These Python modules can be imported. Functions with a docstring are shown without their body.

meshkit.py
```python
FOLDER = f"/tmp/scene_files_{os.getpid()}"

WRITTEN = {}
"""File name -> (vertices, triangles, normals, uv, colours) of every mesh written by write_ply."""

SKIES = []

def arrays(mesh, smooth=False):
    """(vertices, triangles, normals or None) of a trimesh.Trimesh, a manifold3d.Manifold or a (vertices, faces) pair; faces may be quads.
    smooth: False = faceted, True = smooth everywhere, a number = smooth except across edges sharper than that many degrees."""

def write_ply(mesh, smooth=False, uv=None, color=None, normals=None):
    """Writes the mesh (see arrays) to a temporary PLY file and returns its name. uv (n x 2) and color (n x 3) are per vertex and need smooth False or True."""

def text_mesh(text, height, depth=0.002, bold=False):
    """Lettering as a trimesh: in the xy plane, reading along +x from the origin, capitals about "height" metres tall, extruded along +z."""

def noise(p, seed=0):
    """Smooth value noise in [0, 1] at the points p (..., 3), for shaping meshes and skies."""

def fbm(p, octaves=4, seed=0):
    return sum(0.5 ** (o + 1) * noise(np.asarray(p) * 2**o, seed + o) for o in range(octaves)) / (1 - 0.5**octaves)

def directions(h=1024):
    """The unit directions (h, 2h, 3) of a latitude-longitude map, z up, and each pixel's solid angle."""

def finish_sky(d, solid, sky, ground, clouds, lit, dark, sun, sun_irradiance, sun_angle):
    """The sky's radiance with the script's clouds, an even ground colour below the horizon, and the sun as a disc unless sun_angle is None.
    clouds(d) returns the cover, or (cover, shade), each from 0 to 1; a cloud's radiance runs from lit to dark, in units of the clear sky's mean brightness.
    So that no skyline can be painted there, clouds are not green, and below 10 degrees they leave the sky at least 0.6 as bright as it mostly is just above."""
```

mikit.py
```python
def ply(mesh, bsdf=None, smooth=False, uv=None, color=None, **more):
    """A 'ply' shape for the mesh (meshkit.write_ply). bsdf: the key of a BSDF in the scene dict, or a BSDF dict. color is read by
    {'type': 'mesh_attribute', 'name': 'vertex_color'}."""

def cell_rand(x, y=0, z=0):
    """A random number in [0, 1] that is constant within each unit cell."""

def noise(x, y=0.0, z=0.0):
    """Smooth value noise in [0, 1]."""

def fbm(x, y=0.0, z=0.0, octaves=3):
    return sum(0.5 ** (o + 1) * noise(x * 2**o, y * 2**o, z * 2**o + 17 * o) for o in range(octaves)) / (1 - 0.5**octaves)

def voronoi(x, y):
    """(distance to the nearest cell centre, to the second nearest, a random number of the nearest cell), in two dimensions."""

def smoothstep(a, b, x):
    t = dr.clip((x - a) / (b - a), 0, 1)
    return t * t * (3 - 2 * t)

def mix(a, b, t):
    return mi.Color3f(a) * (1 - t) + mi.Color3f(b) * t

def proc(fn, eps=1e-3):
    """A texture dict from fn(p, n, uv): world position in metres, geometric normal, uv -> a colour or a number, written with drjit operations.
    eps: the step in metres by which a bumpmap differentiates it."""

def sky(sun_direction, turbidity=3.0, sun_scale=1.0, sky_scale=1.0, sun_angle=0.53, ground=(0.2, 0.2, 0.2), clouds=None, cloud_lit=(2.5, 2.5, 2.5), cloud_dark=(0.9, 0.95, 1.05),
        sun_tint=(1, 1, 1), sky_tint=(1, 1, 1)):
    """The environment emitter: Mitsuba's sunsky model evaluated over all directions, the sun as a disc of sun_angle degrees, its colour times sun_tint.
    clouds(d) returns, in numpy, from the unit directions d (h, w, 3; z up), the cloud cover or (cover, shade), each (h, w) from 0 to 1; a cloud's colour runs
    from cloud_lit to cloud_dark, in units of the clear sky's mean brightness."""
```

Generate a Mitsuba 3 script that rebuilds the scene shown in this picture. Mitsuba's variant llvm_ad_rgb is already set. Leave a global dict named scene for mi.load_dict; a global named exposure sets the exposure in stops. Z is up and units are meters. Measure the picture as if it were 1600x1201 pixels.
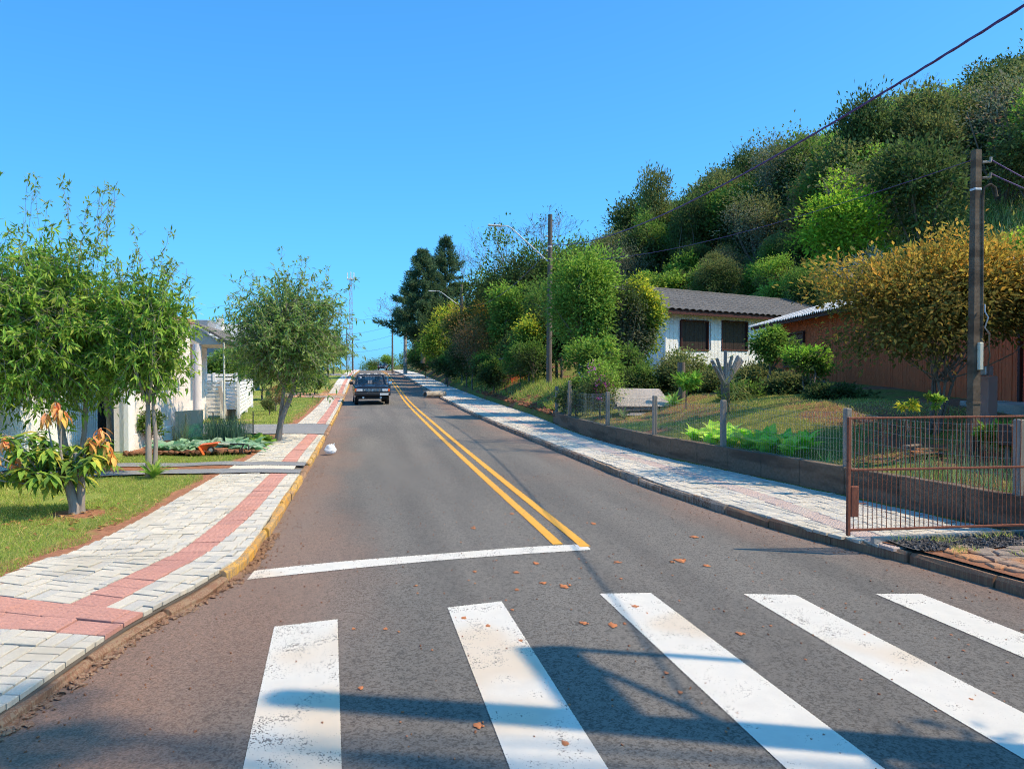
import math, random, numpy as np, trimesh, mitsuba as mi, mikit, drjit as dr
from mikit import noise, fbm, voronoi, cell_rand, smoothstep, mix, proc
T = mi.ScalarTransform4f
# ------------------------------------------------------------------ camera, sky, exposure
CAM, YAW, PITCH, FPX = np.array([0.0, 0.0, 1.65]), math.radians(11.5), math.atan(22.5 / 1200.0), 1200.0
FWD = np.array([math.sin(YAW) * math.cos(PITCH), math.cos(YAW) * math.cos(PITCH), -math.sin(PITCH)])
exposure = 2.0
SUN = (0.927 * math.cos(math.radians(51)), -0.375 * math.cos(math.radians(51)), math.sin(math.radians(51)))
scene = {
    'camera': {'type': 'perspective', 'fov': math.degrees(2 * math.atan(800 / FPX)), 'fov_axis': 'x', 'near_clip': 0.1, 'far_clip': 6000.0,
               'to_world': T().look_at(origin=CAM.tolist(), target=(CAM + FWD).tolist(), up=[0, 0, 1])},
    'sky_light': mikit.sky(SUN, turbidity=5.0, sky_tint=(0.44, 1.22, 1.72), sun_tint=(1.0, 0.95, 0.84)),
}
labels = {}

# ------------------------------------------------------------------ helpers
def num(name):
    if name not in scene and name not in labels and not any(k.startswith(name + '__') for k in scene): return name
    i = 1
    while True:
        k = '%s_%03d' % (name, i)
        if k not in scene and k not in labels: return k
        i += 1
_cnt = {}
def sub(parent, name):
    """next free key of a part"""
    k = parent + '__' + name
    n = _cnt.get(k, 0); _cnt[k] = n + 1
    return k if n == 0 else '%s_%03d' % (k, n)
def thing(name, label, cat, group=None):
    k = num(name); labels[k] = {'label': label, 'category': cat}
    if group: labels[k]['group'] = group
    return k
def put(key, mesh, bsdf, smooth=False, color=None, **more):
    if isinstance(mesh, MB): mesh = mesh.vf()
    scene[key] = mikit.ply(mesh, bsdf, smooth=smooth, color=color, **more)
    return key
def part(parent, name, mesh, bsdf, smooth=False, color=None, label=None, kind=None, **more):
    k = put(sub(parent, name), mesh, bsdf, smooth, color, **more)
    if label or kind:
        labels[k] = {}
        if label: labels[k]['label'] = label
        if kind: labels[k]['kind'] = kind
    return k
def again(parent, name, d, to_world):
    k = sub(parent, name); scene[k] = {**d, 'to_world': to_world}; return k
def struct(name, mesh, bsdf, label, smooth=False, color=None):
    k = num(name); put(k, mesh, bsdf, smooth, color); labels[k] = {'label': label, 'kind': 'structure'}; return k
def structgroup(name, label):
    k = num(name); labels[k] = {'label': label, 'kind': 'structure'}; return k
class MB:
    def __init__(s): s.v, s.f, s.n = [], [], 0
    def add(s, vf):
        v, f = np.asarray(vf[0], float), np.asarray(vf[1], int)
        if f.shape[1] == 4: f = np.vstack([f[:, [0, 1, 2]], f[:, [0, 2, 3]]])
        s.v.append(v); s.f.append(f + s.n); s.n += len(v); return s
    def vf(s): return np.vstack(s.v), np.vstack(s.f)
def rz(v, a):
    c, s_ = math.cos(a), math.sin(a); v = np.asarray(v, float).copy()
    x, y = v[:, 0].copy(), v[:, 1].copy(); v[:, 0], v[:, 1] = c * x - s_ * y, s_ * x + c * y; return v
_HULL = {}
def box(c, size, a=0.0, bev=0.0, R=None):
    """box centred at c; bev = chamfer; a = turn about z"""
    h = np.asarray(size, float) / 2
    if bev <= 0:
        v = np.array([[x, y, z] for x in (-1, 1) for y in (-1, 1) for z in (-1, 1)], float) * h
        f = np.array([[0, 1, 3], [0, 3, 2], [4, 6, 7], [4, 7, 5], [0, 4, 5], [0, 5, 1], [2, 3, 7], [2, 7, 6], [0, 2, 6], [0, 6, 4], [1, 5, 7], [1, 7, 3]])
    else:
        def pts(hh, b):
            o = []
            for x in (-1, 1):
                for y in (-1, 1):
                    for z in (-1, 1):
                        s_ = np.array([x, y, z], float)
                        for k in range(3):
                            q = s_ * (hh - b); q[k] = s_[k] * hh[k]; o.append(q)
            return np.array(o)
        if 'f' not in _HULL:
            m = trimesh.convex.convex_hull(pts(np.ones(3), .3)); 
            ref = pts(np.ones(3), .3)
            idx = [int(np.argmin(((ref - v_) ** 2).sum(1))) for v_ in m.vertices]
            _HULL['f'] = np.array(idx)[m.faces]
        b = min(bev, h.min() * .9); v, f = pts(h, b), _HULL['f']
    if R is not None: v = v @ np.asarray(R).T
    elif a: v = rz(v, a)
    return v + np.asarray(c, float), f
def beam(p, q, w, h, bev=0.0, up=(0, 0, 1)):
    """a box from p to q of width w and height h"""
    p, q = np.asarray(p, float), np.asarray(q, float); d = q - p; L = np.linalg.norm(d); d = d / L
    u = np.asarray(up, float); s_ = np.cross(u, d); s_ /= np.linalg.norm(s_); u = np.cross(d, s_)
    return box((p + q) / 2, (L, w, h), bev=bev, R=np.stack([d, s_, u], 1))
def tube(pts, rad, sides=6, caps=True):
    p = np.asarray(pts, float); n = len(p); r = np.broadcast_to(np.asarray(rad, float), (n,))
    t = np.gradient(p, axis=0); t /= np.linalg.norm(t, axis=1, keepdims=True) + 1e-12
    ref = np.where(np.abs(t[:, 2:]) < .9, [0, 0, 1.0], [1.0, 0, 0]); a = np.cross(t, ref); a /= np.linalg.norm(a, axis=1, keepdims=True) + 1e-12
    for i in range(1, n):                                    # keep the frame from flipping
        a[i] = a[i - 1] - t[i] * (a[i - 1] @ t[i]); a[i] /= np.linalg.norm(a[i]) + 1e-12
    b = np.cross(t, a); g = np.arange(sides) * 2 * np.pi / sides
    v = p[:, None] + r[:, None, None] * (np.cos(g)[None, :, None] * a[:, None] + np.sin(g)[None, :, None] * b[:, None])
    i, j = np.meshgrid(np.arange(n - 1), np.arange(sides), indexing='ij')
    q = np.stack([i * sides + j, i * sides + (j + 1) % sides, (i + 1) * sides + (j + 1) % sides, (i + 1) * sides + j], -1).reshape(-1, 4)
    f = np.vstack([q[:, [0, 1, 2]], q[:, [0, 2, 3]]]); v = v.reshape(-1, 3)
    if caps:
        k = np.arange(1, sides - 1)
        f = np.vstack([f, np.stack([0 * k, k + 1, k], 1), (n - 1) * sides + np.stack([0 * k, k, k + 1], 1)])
    return v, f
def twigs(P, Q, r0, r1=None):
    """many straight three-sided twigs, vectorised"""
    P, Q = np.asarray(P, float), np.asarray(Q, float); n = len(P); r1 = r0 if r1 is None else r1
    d = Q - P; d /= np.linalg.norm(d, axis=1, keepdims=True) + 1e-9
    a = np.cross(d, np.where(np.abs(d[:, 2:]) < .9, [0, 0, 1.0], [1.0, 0, 0])); a /= np.linalg.norm(a, axis=1, keepdims=True); b = np.cross(d, a)
    r0, r1 = np.broadcast_to(r0, (n,))[:, None], np.broadcast_to(r1, (n,))[:, None]; V = []
    for base, r in ((P, r0), (Q, r1)):
        for k in range(3):
            g = 2 * np.pi * k / 3; V.append(base + r * (math.cos(g) * a + math.sin(g) * b))
    V = np.stack(V, 1).reshape(-1, 3); o = np.arange(n)[:, None] * 6
    F = np.concatenate([o + np.array([x]) for x in ([0, 1, 4], [0, 4, 3], [1, 2, 5], [1, 5, 4], [2, 0, 3], [2, 3, 5])])
    return V, F
def prism(poly, z0, z1):
    """flat polygon (convex or star-like round its centre, n x 2) as an upright prism"""
    p = np.asarray(poly, float); n = len(p); c = p.mean(0)
    v = np.vstack([np.c_[p, np.full(n, z0)], np.c_[p, np.full(n, z1)], [[*c, z0], [*c, z1]]]); i = np.arange(n); j = (i + 1) % n
    return v, np.vstack([np.stack([i, j, j + n], 1), np.stack([i, j + n, i + n], 1), np.stack([i + n, j + n, 0 * i + 2 * n + 1], 1), np.stack([j, i, 0 * i + 2 * n], 1)])
def grid(X, Y, Z):
    """rows x cols sheets"""
    n, m = X.shape; v = np.stack([X, Y, Z], -1).reshape(-1, 3); i, j = np.meshgrid(np.arange(n - 1), np.arange(m - 1), indexing='ij')
    a = i * m + j
    q = np.stack([a, a + 1, a + m + 1, a + m], -1).reshape(-1, 4)
    return v, np.vstack([q[:, [0, 1, 2]], q[:, [0, 2, 3]]])
def vnoise(x, y, s=1.0, seed=0):
    """smooth value noise in numpy, [0, 1]"""
    x, y = np.asarray(x, float) / s + seed * 17.3, np.asarray(y, float) / s + seed * 9.1
    i, j = np.floor(x).astype(int), np.floor(y).astype(int); u, v = x - i, y - j; u, v = u * u * (3 - 2 * u), v * v * (3 - 2 * v)
    def h(a, b): 
        k = (a * 374761393 + b * 668265263 + seed * 9176263) & 0x7fffffff; k = ((k ^ (k >> 13)) * 1274126177) & 0x7fffffff; return ((k ^ (k >> 16)) & 0xffff) / 65535.0
    return (h(i, j) * (1 - u) + h(i + 1, j) * u) * (1 - v) + (h(i, j + 1) * (1 - u) + h(i + 1, j + 1) * u) * v

# ------------------------------------------------------------------ materials
def rgb(*c): return {'type': 'rgb', 'value': [float(x) for x in c]}
def prin(col, rough=.7, spec=.3, two=False, **k):
    d = {'type': 'principled', 'base_color': proc(col) if callable(col) else rgb(*col), 'roughness': rough, 'specular': spec, **k}
    return {'type': 'twosided', 'bsdf': d} if two else d
def sp(v): return smoothstep(v[0], v[1], v[2])
def f_asphalt(p, n, uv):
    g = noise(p.x * 140, p.y * 140); g2 = noise(p.x * 61 + 7, p.y * 61); m = fbm(p.x * .55, p.y * .28, 0, 4); st = fbm(p.x * 3.1, p.y * .22 + 9, 0, 3)
    base = mix((.103, .097, .090), (.150, .140, .127), smoothstep(.2, .85, m * .4 + st * .6))
    base = base * (.55 + .62 * smoothstep(.12, .75, g * .55 + g2 * .45)) 
    kl = -0.76 - .30 * smoothstep(7.5, 5.2, p.y) - .55 * smoothstep(5.6, 3.4, p.y)                 # red earth washed against both kerbs
    kr = 4.15 + .72 * smoothstep(8.5, 5.2, p.y)
    w = fbm(p.x * 1.7 + 3, p.y * .9, 0, 4)
    near = smoothstep(9.0, 3.0, p.y)
    d1 = smoothstep(1.0 + .9 * near, 0., p.x - kl + (w - .5) * .9); d2 = smoothstep(.9, .0, kr - p.x + (w - .5) * .9)
    dirt = dr.clip(d1 * (.62 + .25 * near) + d2 * .5 + smoothstep(.60, .80, fbm(p.x * .8 + 40, p.y * .35, 0, 4)) * .10, 0, .85) * (.62 + .38 * g2)
    return mix(base, mi.Color3f(.235, .140, .100) * (.7 + .5 * g), dirt)
def worn(col, dark, amt, red=.25):
    def fn(p, n, uv):
        g = noise(p.x * 150, p.y * 150); h = fbm(p.x * 9, p.y * 9, 0, 3); e = fbm(p.x * 1.3 + 5, p.y * 1.3, 0, 3)
        c = mi.Color3f(*col) * (.86 + .16 * h + .04 * g)
        c = mix(c, mi.Color3f(*col) * mi.Color3f(.88, .72, .55), smoothstep(.52, .78, e) * red)
        k = fbm(p.x * 2.1 + 31, p.y * 1.1, 0, 3); return mix(c, dark, smoothstep(amt, amt + .09, g * .50 + h * .40 + (k - .38) * .22))
    return fn
def f_soil(p, n, uv):
    g = fbm(p.x * 24, p.y * 24, p.z * 24, 3); m = fbm(p.x * 2.2, p.y * 2.2, 0, 3)
    return mix((.13, .055, .034), (.30, .145, .085), g * .7 + m * .3)
def f_lawn(p, n, uv):
    g = fbm(p.x * 30, p.y * 30, 0, 3); m = fbm(p.x * .9, p.y * .9, 0, 4)
    green = mix((.10, .135, .03), (.20, .235, .06), g); e = fbm(p.x * 5, p.y * 5, 0, 3)
    dry = mix((.20, .15, .07), (.30, .24, .12), g); soil = mix((.15, .065, .04), (.33, .165, .10), g)
    wl = -1.8 - .2 * dr.clip((16 - p.y) / 4, 0, 1) - .3 * dr.clip((12 - p.y) / 4, 0, 1) - .5 * dr.clip((8 - p.y) / 3, 0, 1)   # bare earth along the pavers and round the fruit tree
    rim = smoothstep(.34, .14, wl - p.x + (e - .5) * .35 - .12 * dr.clip((9 - p.y) / 3, 0, 1)); pit = smoothstep(.50, .25, dr.sqrt(dr.square(p.x + 2.95) + dr.square(p.y - 9.05)) + (e - .5) * .4)
    return mix(mix(green, dry, smoothstep(.56, .74, m)), soil, dr.maximum(rim, pit) * smoothstep(70., 40., p.y))
def f_hill(p, n, uv):
    g = fbm(p.x * 3, p.y * 3, p.z * 3, 3); m = fbm(p.x * .12, p.y * .12, 0, 3)
    return mix(mix((.05, .07, .02), (.15, .17, .05), g), (.16, .15, .055), smoothstep(.5, .7, m))
def f_garden(p, n, uv):
    g = fbm(p.x * 20, p.y * 20, 0, 3); m = fbm(p.x * .8 + 2, p.y * .8, 0, 4)
    grass = mix((.07, .085, .02), (.19, .18, .05), g); soil = mix((.11, .05, .03), (.25, .125, .075), g)
    return mix(grass, soil, smoothstep(.5, .64, m))
def paver(col, tint):
    def fn(p, n, uv):
        g = noise(p.x * 170, p.y * 170); m = fbm(p.x * 2.3, p.y * 2.3, 0, 4); s_ = fbm(p.x * 14, p.y * 14, 0, 2)
        c = mi.Color3f(*col) * (.80 + .17 * g + .13 * s_)
        return mix(c, mi.Color3f(*col) * mi.Color3f(*tint), smoothstep(.45, .75, m))
    return fn
def f_conc(p, n, uv):
    g = fbm(p.x * 40, p.y * 40, p.z * 40, 3); m = fbm(p.x * 2.5, p.y * 2.5, p.z * 5, 4)
    c = mix((.30, .275, .24), (.46, .43, .38), g); return mix(c, (.17, .145, .115), smoothstep(.48, .72, m) * .75)
def f_wallc(p, n, uv):
    g = fbm(p.x * 30, p.y * 30, p.z * 30, 3); m = fbm(p.x * 1.4, p.y * 1.4, p.z * 6, 4)
    c = mix((.11, .08, .055), (.20, .155, .115), g); return mix(c, (.06, .045, .034), smoothstep(.45, .7, m) * .7)
def f_wood(c0, c1):
    def fn(p, n, uv):
        g = fbm(p.x * 34, p.y * 34, p.z * 2.2, 3); h = noise(p.x * 3, p.y * 3, p.z * .7); return mix(c0, c1, g * .7 + h * .3)
    return fn
def f_white(p, n, uv):
    g = fbm(p.x * 12, p.y * 12, p.z * 1.4, 3); m = fbm(p.x * 1.2, p.y * 1.2, p.z * 3, 3)
    return mix((.77, .78, .77), (.81, .82, .81), g) * (1 - .07 * smoothstep(.5, .8, m))
def f_tile(p, n, uv):
    g = fbm(p.x * 9, p.y * 9, p.z * 9, 3); m = fbm(p.x * 1.1, p.y * 1.1, p.z * 2, 3); return mix((.065, .062, .062), (.165, .158, .152), g * .6 + m * .4)
def f_rust(p, n, uv):
    g = fbm(p.x * 60, p.y * 60, p.z * 22, 3); return mix((.13, .045, .03), (.30, .105, .06), g)
def f_fibre(p, n, uv):
    g = fbm(p.x * 6, p.y * 6, p.z * 6, 3); return mix((.55, .55, .54), (.72, .72, .70), g)
def f_gravel(p, n, uv):
    a, b, c = voronoi(p.x * 34, p.y * 34); return mi.Color3f(.11, .105, .105) * (.5 + 1.1 * c) * (.5 + .5 * smoothstep(.0, .25, b - a))
def f_strip(p, n, uv):
    g = noise(p.x * 120, p.y * 120); m = fbm(p.x * 1.5, p.y * 1.5, 0, 3); return mi.Color3f(.185, .19, .20) * (.72 + .3 * g + .2 * m)
def f_cobble(p, n, uv):
    g = fbm(p.x * 40, p.y * 40, p.z * 40, 3); m = fbm(p.x * 1.6 + 11, p.y * 1.6, 0, 4)
    return mix(mix((.17, .135, .11), (.30, .24, .20), g), (.42, .20, .095), smoothstep(.50, .66, m) * .85)
M = {
    'm_asphalt': prin(f_asphalt, .82, .25), 'm_line_white': prin(worn((.60, .575, .52), (.19, .17, .15), .63, .6), .6, .3),
    'm_line_yellow': prin(worn((.66, .33, .045), (.16, .13, .10), .76, .2), .6, .3), 'm_kerb_yellow': prin(worn((.56, .33, .07), (.27, .19, .12), .43, .7), .7, .25),
    'm_kerb': prin(worn((.27, .185, .125), (.20, .11, .07), .42, .9), .85, .2), 'm_kerb_light': prin(worn((.36, .29, .23), (.19, .115, .075), .46, .8), .85, .2),
    'm_soil': prin(f_soil, .95, .1), 'm_lawn': prin(f_lawn, .95, .1), 'm_hill': prin(f_hill, .95, .1), 'm_garden': prin(f_garden, .95, .1),
    'm_paver_a': prin(paver((.475, .445, .385), (.86, .84, .80)), .85, .25), 'm_paver_b': prin(paver((.42, .405, .37), (.9, .86, .8)), .85, .25), 'm_paver_c': prin(paver((.505, .465, .395), (.86, .86, .84)), .85, .25),
    'm_paver_red': prin(paver((.45, .235, .195), (.94, .90, .86)), .85, .25), 'm_paver_rose': prin(paver((.42, .215, .18), (.9, .95, .95)), .85, .25),
    'm_paver_dust': prin(paver((.46, .365, .325), (.92, 1.0, 1.0)), .85, .25),
    'm_joint': prin((.10, .085, .07), .95, .1), 'm_conc': prin(f_conc, .9, .2), 'm_wallc': prin(f_wallc, .9, .2),
    'm_white': prin(f_white, .6, .35), 'm_tile': prin(f_tile, .85, .25), 'm_rust': prin(f_rust, .75, .3), 'm_fibre': prin(f_fibre, .8, .25), 'm_gravel': prin(f_gravel, .95, .1), 'm_strip': prin(f_strip, .85, .2), 'm_cobble': prin(f_cobble, .85, .2),
    'm_pole_wood': prin(f_wood((.085, .07, .06), (.20, .17, .145)), .85, .2), 'm_orange': prin(f_wood((.52, .10, .036), (.65, .145, .052)), .7, .3), 'm_darkwood': prin(f_wood((.045, .014, .013), (.085, .026, .022)), .6, .35),
    'm_grey_wood': prin(f_wood((.30, .27, .25), (.50, .46, .43)), .9, .15), 'm_bark': prin(f_wood((.10, .08, .065), (.26, .22, .18)), .9, .15), 'm_bark_pale': prin(f_wood((.20, .17, .15), (.38, .34, .31)), .9, .15), 'm_twig': prin((.20, .165, .15), .9, .15),
    'm_metal': prin((.45, .46, .47), .4, .5, metallic=.6), 'm_galv': prin((.55, .57, .58), .5, .5), 'm_wire': prin((.27, .30, .28), .6, .4), 'm_cable': prin((.11, .055, .20), .5, .4), 'm_black': prin((.018, .018, .02), .45, .5), 'm_rubber': prin((.022, .021, .021), .8, .2),
    'm_navy': prin((.006, .010, .020), .3, .5, clearcoat=.35, clearcoat_gloss=.9), 'm_chrome': {'type': 'roughconductor', 'alpha': .15}, 'm_amber': prin((.75, .13, .03), .25, .5), 'm_lens': prin((.60, .62, .62), .15, .6), 'm_plate': prin((.55, .57, .58), .5, .4),
    'm_glass': prin((.02, .035, .05), .06, .8), 'm_dark': prin((.012, .012, .014), .6, .3), 'm_seat': prin((.05, .05, .055), .8, .2),
    'm_stucco': prin((.74, .68, .65), .85, .2), 'm_beige': prin((.55, .46, .37), .85, .2), 'm_greyblue': prin((.26, .28, .32), .8, .25), 'm_roofgrey': prin((.36, .39, .42), .6, .35), 'm_paint': prin((.80, .80, .81), .45, .4),
    'm_pink': prin((.42, .24, .20), .85, .2), 'm_redbrick': prin((.36, .075, .035), .85, .2), 'm_rock': prin(f_soil, .9, .15), 'm_orange_plastic': prin((.75, .13, .03), .35, .45), 'm_bag': prin((.82, .84, .86), .35, .5, two=True), 'm_cream': prin((.62, .62, .5), .5, .4), 'm_net': prin((.05, .26, .13), .7, .2, two=True), 'm_clay': prin((.40, .16, .075), .95, .1),
    'm_leaf': {'type': 'principledthin', 'base_color': {'type': 'mesh_attribute', 'name': 'vertex_color'}, 'roughness': .5, 'diff_trans': .95, 'eta': 1.35, 'spec_trans': 0.0},
    'm_leaf_gloss': {'type': 'principledthin', 'base_color': {'type': 'mesh_attribute', 'name': 'vertex_color'}, 'roughness': .32, 'diff_trans': .55, 'eta': 1.5, 'spec_trans': 0.0},
    'm_leaf_far': {'type': 'principledthin', 'base_color': {'type': 'mesh_attribute', 'name': 'vertex_color'}, 'roughness': .6, 'diff_trans': .8, 'eta': 1.3, 'spec_trans': 0.0},
}
scene.update(M)

# ------------------------------------------------------------------ ground plan (metres; the road runs along +y)
from scipy.interpolate import PchipInterpolator as PC
def curve(pts): 
    a = np.array(pts, float); f = PC(a[:, 0], a[:, 1], extrapolate=False)
    return lambda y: f(np.clip(np.asarray(y, float), a[0, 0], a[-1, 0]))
KL = curve([(-40, -16), (-6, -6.2), (0, -2.75), (2, -2.15), (3.96, -1.63), (5.11, -1.40), (6.02, -1.10), (6.88, -.90), (9.25, -.84), (12.2, -.79), (16.7, -.74), (32.7, -.66), (45, -.6), (65, -.43), (90, 0), (110, .4), (140, .9), (200, 2.2), (600, 12)])
WL = curve([(-40, -18), (-6, -8.2), (0, -4.4), (3, -3.2), (6.13, -2.6), (8, -2.3), (12.3, -2.02), (14.5, -1.86), (17, -1.80), (24.6, -1.68), (36, -1.62), (65, -1.6), (90, -1.25), (140, -.4), (200, .9), (600, 10.6)])
KR = curve([(-40, 11), (-6, 6.0), (2, 5.15), (4.8, 4.86), (5.62, 4.77), (6.48, 4.55), (7.04, 4.38), (8.78, 4.19), (10.6, 4.07), (16.1, 4.09), (22.3, 4.14), (27.2, 4.24), (39.5, 4.56), (60, 4.8), (90, 5.1), (120, 5.7), (160, 6.8), (200, 8), (600, 18)])
WR = curve([(-40, 12.5), (-6, 7.6), (2, 6.6), (6.27, 6.28), (8.2, 6.05), (10.5, 5.80), (13.65, 5.45), (16.2, 5.38), (19.8, 5.52), (22, 5.75), (27, 6.15), (33, 6.42), (45, 6.75), (60, 6.95), (90, 7.3), (120, 7.8), (160, 9), (200, 10.2), (600, 20)])
CL = curve([(5.5, 1.93), (7.14, 1.985), (10.85, 2.03), (16.8, 2.12), (27.6, 2.33), (40, 2.58), (47, 2.75), (65, 3.1), (80, 3.35), (95, 3.6), (110, 3.8), (140, 4.5), (200, 6)])
ZR = curve([(-60, 0), (28, 0), (40, .06), (50, .22), (60, .45), (75, .83), (90, 1.18), (110, 1.40), (145, 1.60), (165, 1.55), (200, .6), (260, -1.5), (400, -5), (1600, -12)])
def road_z(x, y):
    l, r = KL(y), KR(y); t = np.clip((x - l) / (r - l), 0, 1); return ZR(y) + .035 * (1 - (2 * t - 1) ** 2) - .035
HP = curve([(0, .30), (1.5, .38), (3.5, .72), (6, .78), (9, 1.0), (14, 1.75), (22, 4.0), (30, 7.0), (40, 12), (60, 22), (80, 30.5), (100, 37.5), (120, 42.5), (150, 46), (220, 48), (400, 50), (900, 30)])
SH = curve([(0, 0), (30, 0), (50, 4), (70, 8), (95, 12), (130, 12), (200, 10), (400, 0)])
def hill_z(x, y):
    u = np.maximum(x - WR(y) - .1, 0); bank = np.clip((y - 21.5) / 3, 0, 1)
    sh = SH(y) * np.clip(u / 10, 0, 1); h = HP(u + sh)
    h = np.where(u < 3, h + bank * .62 * np.clip(u / 1.3, 0, 1) * np.clip((3.2 - u) / 1.2, 0.25, 1), h + bank * .155)
    h = h - np.clip((30 - y) / 30, 0, 1) * np.clip((u - 30) / 40, 0, 1) * 4
    h = h * (1 - .13 * np.clip((135 - y) / 55, 0, 1) * np.clip((u - 26) / 30, 0, 1)); big = np.clip(u / 30, 0, 1)
    return ZR(y) + h + big * (vnoise(x, y, 26, 3) - .5) * 7 + np.clip(u / 2, 0, 1) * (vnoise(x, y, 1.3, 5) - .5) * .10
def left_z(x, y):
    o = np.maximum(WL(y) - x, 0); return ZR(y) + .072 + (vnoise(x, y, .8, 2) - .5) * .05 * np.clip(o / .4, 0, 1) - np.clip((o - 30) / 200, 0, 1) * 12
ROWS = np.concatenate([np.arange(-40, 2, 3.0), np.arange(2, 30, .25), np.arange(30, 60, .5), np.arange(60, 150, 1.5), np.arange(150, 300, 5.0), np.array([300, 330, 370, 420, 500, 600, 800, 1100, 1500.0])])
# ------------------------------------------------------------------ setting: ground, road, pavements
def rows_grid(cols, zf, rows=ROWS):
    X = np.stack([c(rows) if callable(c) else c + 0 * rows for c in cols], 1); Y = np.repeat(rows[:, None], X.shape[1], 1); return grid(X, Y, zf(X, Y))
loff = np.array([600, 350, 200, 120, 80, 50, 35, 25, 18, 13, 10, 8, 6.5, 5.5, 4.8, 4.2, 3.8, 3.4, 3.0, 2.7, 2.4, 2.1, 1.8, 1.5, 1.25, 1.0, .8, .6, .45, .3, .15, 0])
cl = [(lambda y, o=o: WL(y) - o) for o in loff]
struct('lawn', rows_grid(cl, left_z), 'm_lawn', 'green lawn and bare ground left of the pavement', smooth=True)
lt = [lambda y: WL(y), lambda y: (WL(y) + KL(y)) / 2, lambda y: KL(y), lambda y: (KL(y) * 2 + KR(y)) / 3, lambda y: (KL(y) + KR(y) * 2) / 3, lambda y: KR(y), lambda y: WR(y) - .03]
struct('subsoil', rows_grid(lt, lambda X, Y: ZR(Y) - .09 + np.array([.15, .04, 0, 0, 0, 0, .135])[None, :]), 'm_soil', 'red earth under the road and pavements')
roff = np.array([.0, .13, .3, .5, .75, 1, 1.3, 1.7, 2.1, 2.6, 3.2, 4, 5, 6, 7, 8.5, 10, 12, 14, 17, 20, 24, 28, 33, 38, 44, 50, 57, 65, 74, 84, 95, 108, 122, 140, 165, 200, 260, 350, 500, 800])
near_r = [(lambda y, o=o: WR(y) - .03 + o) for o in roff[:17]]; far_r = [(lambda y, o=o: WR(y) - .03 + o) for o in roff[16:]]
def gz(X, Y):
    z = hill_z(X, Y); z[:, 0] = ZR(Y[:, 0]) + .03; return z
struct('garden_ground', rows_grid(near_r, gz), 'm_garden', 'patchy grass and red earth behind the low kerb wall', smooth=True)
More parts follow.
